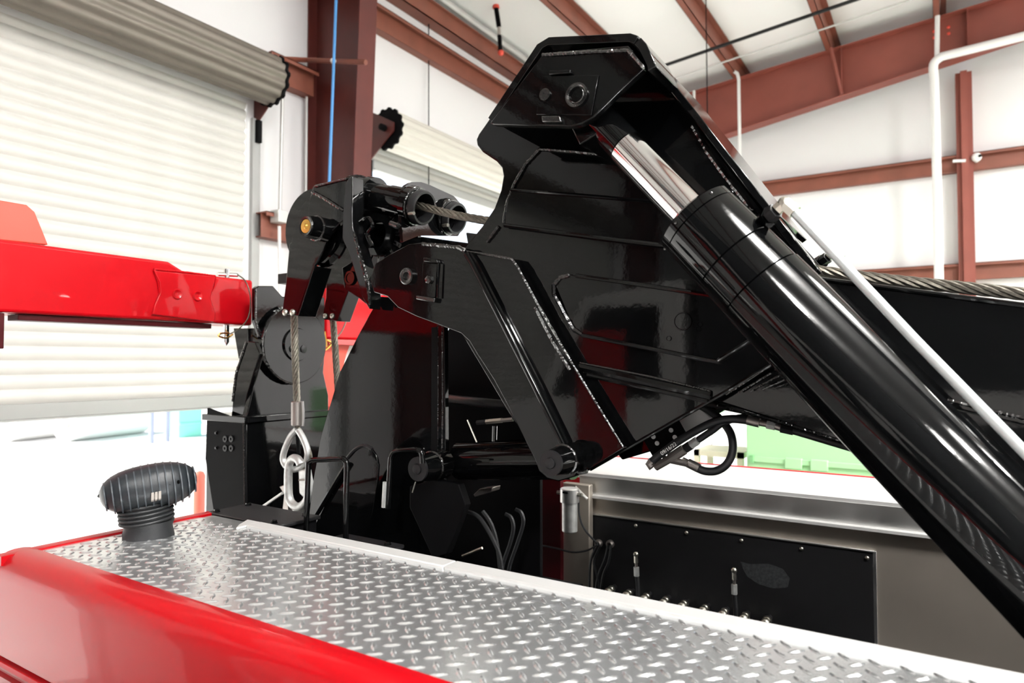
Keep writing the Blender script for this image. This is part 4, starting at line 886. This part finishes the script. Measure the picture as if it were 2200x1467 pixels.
MB().box((-1.46, YF-.06, .75), (-1.325, YF-.02, 1.40)).build('corner_post', 'aluminium_brushed', fbod, .004)
MB().tube(smooth_path([PY(x, y, YF-.06) for x, y in ((1236, 1046), (1258, 1068), (1262, 1072))], 4), .007, 8).build('latch_bar', 'aluminium', fbod)
MB().prism([PY(x, y, YF-.0125) for x, y in ((1590, 1206), (1612, 1212), (1650, 1211), (1682, 1222), (1697, 1242), (1692, 1262), (1660, 1264), (1630, 1255), (1604, 1238))], (0, .001, 0)).build('glue_residue', 'residue', cpn)
fl = thing('filter_canister', PY(1224, 1100, 2.62), 'silver filter canister mounted at the top of the corner post', 'filter')
g0 = PY(1224, 1142, 2.62); zt_ = PY(1224, 1078, 2.62).z; ztt = PY(1224, 1048, 2.62).z
MB().lathe(g0, (0, 0, 1), [(0, .030), (.004, .0335), (zt_-g0.z, .0335)], 28).build('bowl', 'galvanised', fl)
MB().lathe((g0.x, g0.y, zt_), (0, 0, 1), [(0, .041), (ztt-zt_-.004, .041), (ztt-zt_, .036)], 28).build('head', 'aluminium', fl)
for s in (-1, 1):
    MB().tube([Vector((g0.x+s*.038, g0.y, ztt-.025)), Vector((g0.x+s*.06, g0.y, ztt-.025))], .009, 6).build('port_fitting', 'zinc', fl)
MB().box((g0.x-.012, g0.y-.043, ztt-.018), (g0.x+.012, g0.y-.03, ztt-.01)).build('maker_plate', 'black_dull', fl)
# row of couplers and two capped hoses on the panel
for i, x in enumerate((1308, 1347, 1385, 1426, 1466, 1511, 1553, 1598, 1645)):
    q = PY(x, 1270+(x-1308)*.199, 2.70); 
    r = thing('hydraulic_coupler', q, 'small silver hydraulic coupler in the row on the black panel', 'coupler', 'coupler row on the black panel')
    MB().lathe(Vector((q.x, 2.763, q.z)), (0, -1, 0), [(0, .012), (.03, .012)], 12).build('stem', 'black_satin', r)
    MB().lathe(Vector((q.x, 2.735, q.z)), (0, -1, 0), [(0, .014), (.006, .017), (.02, .017), (.022, .014), (.03, .014), (.032, .017), (.044, .017), (.05, .013), (.055, .006)], 16).build('body', 'zinc', r)
for (xa, ya, xb, yb, lab) in ((1366, 1186, 1370, 1300, 'short capped hydraulic hose standing behind the small coupler row, nearer the post'), (1577, 1220, 1579, 1345, 'taller capped hydraulic hose standing beside the pale smudge on the panel')):
    r = thing('capped_hose', PY(xb, yb, 2.66), lab, 'hose')
    def pt(t): return PY(xa+(xb-xa)*t, ya+(yb-ya)*t, 2.66)
    MB().tube(smooth_path([pt(.42), pt(.7)+Vector((.004, 0, 0)), pt(1)], 5), .0085, 10).build('hose', 'rubber', r)
    MB().tube([pt(.05), pt(.2)], .0085, 6).build('fitting', 'zinc', r); MB().sphere(pt(.04), .0115, 10).build('cap', 'zinc', r); MB().tube([pt(.2), pt(.28)], .0065, 8).build('neck', 'ferrule', r); MB().tube([pt(.28), pt(.45)], .0115, 6).build('crimp', 'galvanised', r)
# cables from grommets on the panel
for (px, lab) in (([(1283, 1170), (1262, 1182), (1230, 1186), (1195, 1178), (1160, 1172), (1135, 1180), (1120, 1195), (1105, 1230)], 'thin black cable swinging from the panel grommet towards the mast'),
                  ([(1243, 1075), (1245, 1110), (1258, 1140), (1284, 1168)], 'thin black cable from the filter canister to the panel grommet')):
    tag(MB().tube(smooth_path([PY(x, y, 2.66) for x, y in px], 6), .0042, 6).build('cable', 'rubber'), lab, 'cable')
for i, (px, lab) in enumerate((([(1285, 1170), (1274, 1190), (1268, 1215), (1266, 1275)], 'black cable dropping from the first panel grommet'), ([(1306, 1172), (1300, 1200), (1286, 1235), (1278, 1280)], 'black cable dropping from the second panel grommet'),
                               ([(1312, 1172), (1308, 1205), (1296, 1235), (1288, 1285)], 'black cable dropping beside the second panel grommet'), ([(1290, 1172), (1276, 1205), (1284, 1240), (1290, 1285)], 'black cable crossing behind the dropped grommet cables'))):
    tag(MB().tube(smooth_path([PY(x, y, 2.70) for x, y in px], 6), .0055, 6).build('cable', 'rubber'), lab, 'cable')
for (x, y) in ((1287, 1167), (1312, 1168)):
    c, rr = ring_y((x, y), 9, YF-.013); MB().lathe(c, (0, -1, 0), [(0, rr), (.012, rr), (.02, rr*.75), (.02, rr*.5), (.0, rr*.4)], 18, caps=False).build('grommet', 'ferrule', cpn)
for i, px in enumerate(([(1003, 1098), (1030, 1112), (1060, 1160), (1075, 1200), (1082, 1260)], [(1037, 1098), (1055, 1125), (1068, 1170), (1078, 1260)], [(1086, 1104), (1098, 1112), (1103, 1135), (1095, 1170), (1080, 1215), (1076, 1260)], [(1108, 1094), (1120, 1102), (1124, 1125), (1112, 1165), (1095, 1215), (1088, 1260)])):
    tag(MB().tube(smooth_path([PY(x, y, 1.86+.05*i) for x, y in px], 6), .007, 8).build('bed_hose', 'rubber'), 'black hose looping up out of the dark truck bed', 'hose', 'hoses in the truck bed')
tag(MB().cyl(PY(993, 1194, 1.66), PY(1036, 1177, 1.66), .004, 8).build('grease_pipe', 'zinc'), 'short bright pipe low in the dark truck bed', 'pipe')
tag(MB().prism([PY(x, y, 1.86) for x, y in ((1017, 1062), (1030, 1050), (1058, 1047), (1056, 1056), (1020, 1068))], (0, .05, 0)).build('steel_bracket', 'ferrule', None, .002), 'small bare steel bracket under the tilt cylinder', 'bracket')

# ------------------------------------------------------------------ hoses under the boom
YU = 1.74
h1 = thing('hydraulic_hose', PY(1600, 900, YU), 'black hydraulic hose with printed date running from elbow to crimped end under the boom', 'hose')
HP = smooth_path([PY(x, y, YU) for x, y in ((1402, 990), (1420, 975), (1470, 940), (1530, 908), (1570, 900), (1608, 903))], 10)
MB().tube(HP, .0105, 14).build('hose', 'rubber', h1)
MB().tube([PY(1606, 902, YU), PY(1632, 908, YU)], .0125, 10).build('crimp', 'ferrule', h1)
for a_, b_, rr, mm in (((1632, 908), (1648, 911), .008, 'ferrule'), ((1648, 911), (1666, 915), .012, 'galvanised'), ((1666, 915), (1678, 919), .009, 'ferrule'), ((1678, 919), (1705, 925), .0125, 'black_satin'), ((1705, 925), (1880, 965), .0095, 'black_satin')):
    MB().tube([under(PY(*a_, YU), rr+.005), under(PY(*b_, YU), rr+.005)], rr, 6 if rr > .0095 else 12).build('fitting', mm, h1)
MB().tube([PY(1402, 990, YU), PY(1396, 997, YU), PY(1402, 1003, YU)], .012, 10).build('elbow', 'ferrule', h1)
tcv = bpy.data.curves.new('date', 'FONT'); tcv.body = '09/16/22'; tcv.size = .0145; tcv.align_x = 'CENTER'; tcv.align_y = 'CENTER'; tcv.extrude = .0003
to = bpy.data.objects.new('tmp', tcv); C.objects.link(to); bpy.context.view_layer.update()
tm = bpy.data.meshes.new_from_object(to.evaluated_get(bpy.context.evaluated_depsgraph_get())); bpy.data.objects.remove(to); tm.materials.append(MATS['text_white'])
pa, pb = PY(1412, 981, YU), PY(1466, 943, YU); tdir = (pb-pa).normalized(); vn = (CAM-(pa+pb)/2).normalized(); vn = (vn-tdir*vn.dot(tdir)).normalized(); tup = vn.cross(tdir)
tob = bpy.data.objects.new('printed_date', tm); C.objects.link(tob); place(tob, (pa+pb)/2+vn*.0109, h1); tob.rotation_euler = Matrix((tdir, tup, vn)).transposed().to_euler()
h2 = thing('hydraulic_hose', PY(1560, 1000, 1.78), 'black hydraulic hose bent into a loop under the boom', 'hose')
MB().tube(smooth_path([PY(x, y, Y_) for x, y, Y_ in ((1495, 1004, 1.78), (1515, 1012, 1.78), (1540, 1011, 1.785), (1562, 996, 1.79), (1574, 968, 1.80), (1571, 935, 1.815), (1556, 910, 1.825), (1535, 890, 1.83), (1505, 872, 1.83), (1470, 862, 1.83))], 8), .0105, 14).build('hose', 'rubber', h2)
MB().tube([PY(1478, 994, 1.78), PY(1502, 1006, 1.78)], .0125, 10).build('crimp', 'ferrule', h2); MB().tube([PY(1466, 988, 1.78), PY(1478, 994, 1.78)], .009, 8).build('stem', 'ferrule', h2)
h3 = thing('hydraulic_hose', PY(1500, 930, 1.77), 'shorter black hydraulic hose under the dated one, ending in a tee', 'hose')
MB().tube([under(q, .0135) for q in smooth_path([PY(x, y, 1.77) for x, y in ((1500, 945), (1530, 925), (1560, 905), (1620, 895), (1720, 908), (1850, 945))], 8)], .009, 12).build('hose', 'rubber', h3)
MB().tube([PY(1440, 985, 1.77), PY(1470, 965, 1.77)], .014, 8).build('tee_body', 'ferrule', h3); MB().tube([PY(1425, 985, 1.77), PY(1478, 996, 1.77)], .009, 8).build('tee_branch', 'ferrule', h3); MB().tube([PY(1472, 964, 1.77), PY(1484, 956, 1.77)], .0135, 6).build('nut', 'black_satin', h3); MB().tube([PY(1484, 956, 1.77), PY(1498, 946, 1.77)], .0125, 6).build('nut', 'galvanised', h3)
MB().tube([PY(1408, 1003, 1.77), PY(1440, 985, 1.77)], .011, 8).build('swivel', 'ferrule', h3)
for (yo, lab) in ((0, 'dark steel line clamped under the boom edge'),):
    l4 = thing('steel_line', PY(1750, 915, 1.80), lab, 'pipe')
    MB().tube([under(PY(x, y, 1.80), .011) for x, y in ((1480, 858), (1540, 871), (1640, 892), (1740, 914), (1830, 934), (1900, 950))], .008, 10).build('pipe', 'black_satin', l4)
    for (x, y) in ((1660, 897), (1690, 903), (1720, 908), (1735, 911)): MB().tube([under(PY(x, y, 1.80), .011), under(PY(x+14, y+4, 1.80), .011)], .0115, 6).build('nut', 'black_satin', l4)
vb = thing('valve_bracket', PY(1420, 940, 1.80), 'black perforated bracket hanging under the boom edge', 'bracket')
m = plate('plate', [(1382, 945), (1455, 898), (1476, 935), (1470, 945), (1406, 988)], 1.80, .006, 'black_dull', vb, .001)
for (x, y) in ((1442, 924), (1450, 939), (1404, 938), (1412, 952)):
    c, rr = ring_y((x, y), 5, 1.798); MB().lathe(c, (0, -1, 0), [(0, rr), (.002, rr)], 12).build('spacer_or_hole', 'white_paint', vb)  # white discs stand in for bright background showing through the bracket holes
tag(MB().prism([PY(x, y, 1.86) for x, y in ((1452, 902), (1500, 872), (1535, 905), (1478, 935))], (0, .05, 0)).build('spacer_block', 'aluminium_white', None, .003), 'pale block between bracket and boom edge', 'block')

# ------------------------------------------------------------------ things beyond the truck
gc = thing('dumpster', (-.6, 6.2, 0), 'pale green steel dumpster standing beyond the truck', 'dumpster')
g0, g1 = PY(1604, 985, 5.6).x, 1.6
MB().box((g0, 5.6, .1), (g1, 7.2, 1.62)).build('shell', 'green_washed', gc, .01)
zr = PY(1700, 992, 5.58).z; MB().box((g0+.03, 5.57, zr-.02), (g1, 5.6, zr+.02)).build('rib', 'green_washed', gc, .004)
MB().box((g0+.03, 5.56, zr-.03), (g0+.06, 5.6, zr+.03)).build('rib_end', 'green_dark', gc)
for x in (1705, 1760):
    q = PY(x, 992, 5.57); MB().box((q.x-.06, 5.55, zr-.05), (q.x+.06, 5.6, zr+.03)).build('lug', 'green_washed', gc, .004)
for x in (g0+.1, g1-.1):
    for y in (5.75, 7.05): MB().cyl((x-.05, y, .1), (x+.05, y, .1), .1).build('wheel', 'black_dull', gc)
q = PY(1490, 965, 6.0); cr = thing('storage_rack', (q.x+.3, 6.2, 0), 'cream steel rack standing beyond the looped hose', 'rack')
zz = PY(1520, 968, 6.0).z
for dx in (0, .38):
    for dy in (0, .4): MB().box((q.x+dx, 6.0+dy, 0), (q.x+dx+.05, 6.05+dy, zz)).build('post', 'bucket_cream', cr)
MB().box((q.x, 6.0, zz-.05), (q.x+.43, 6.45, zz)).build('shelf', 'bucket_cream', cr); MB().box((q.x, 6.0, zz-.6), (q.x+.43, 6.45, zz-.55)).build('shelf', 'bucket_cream', cr)
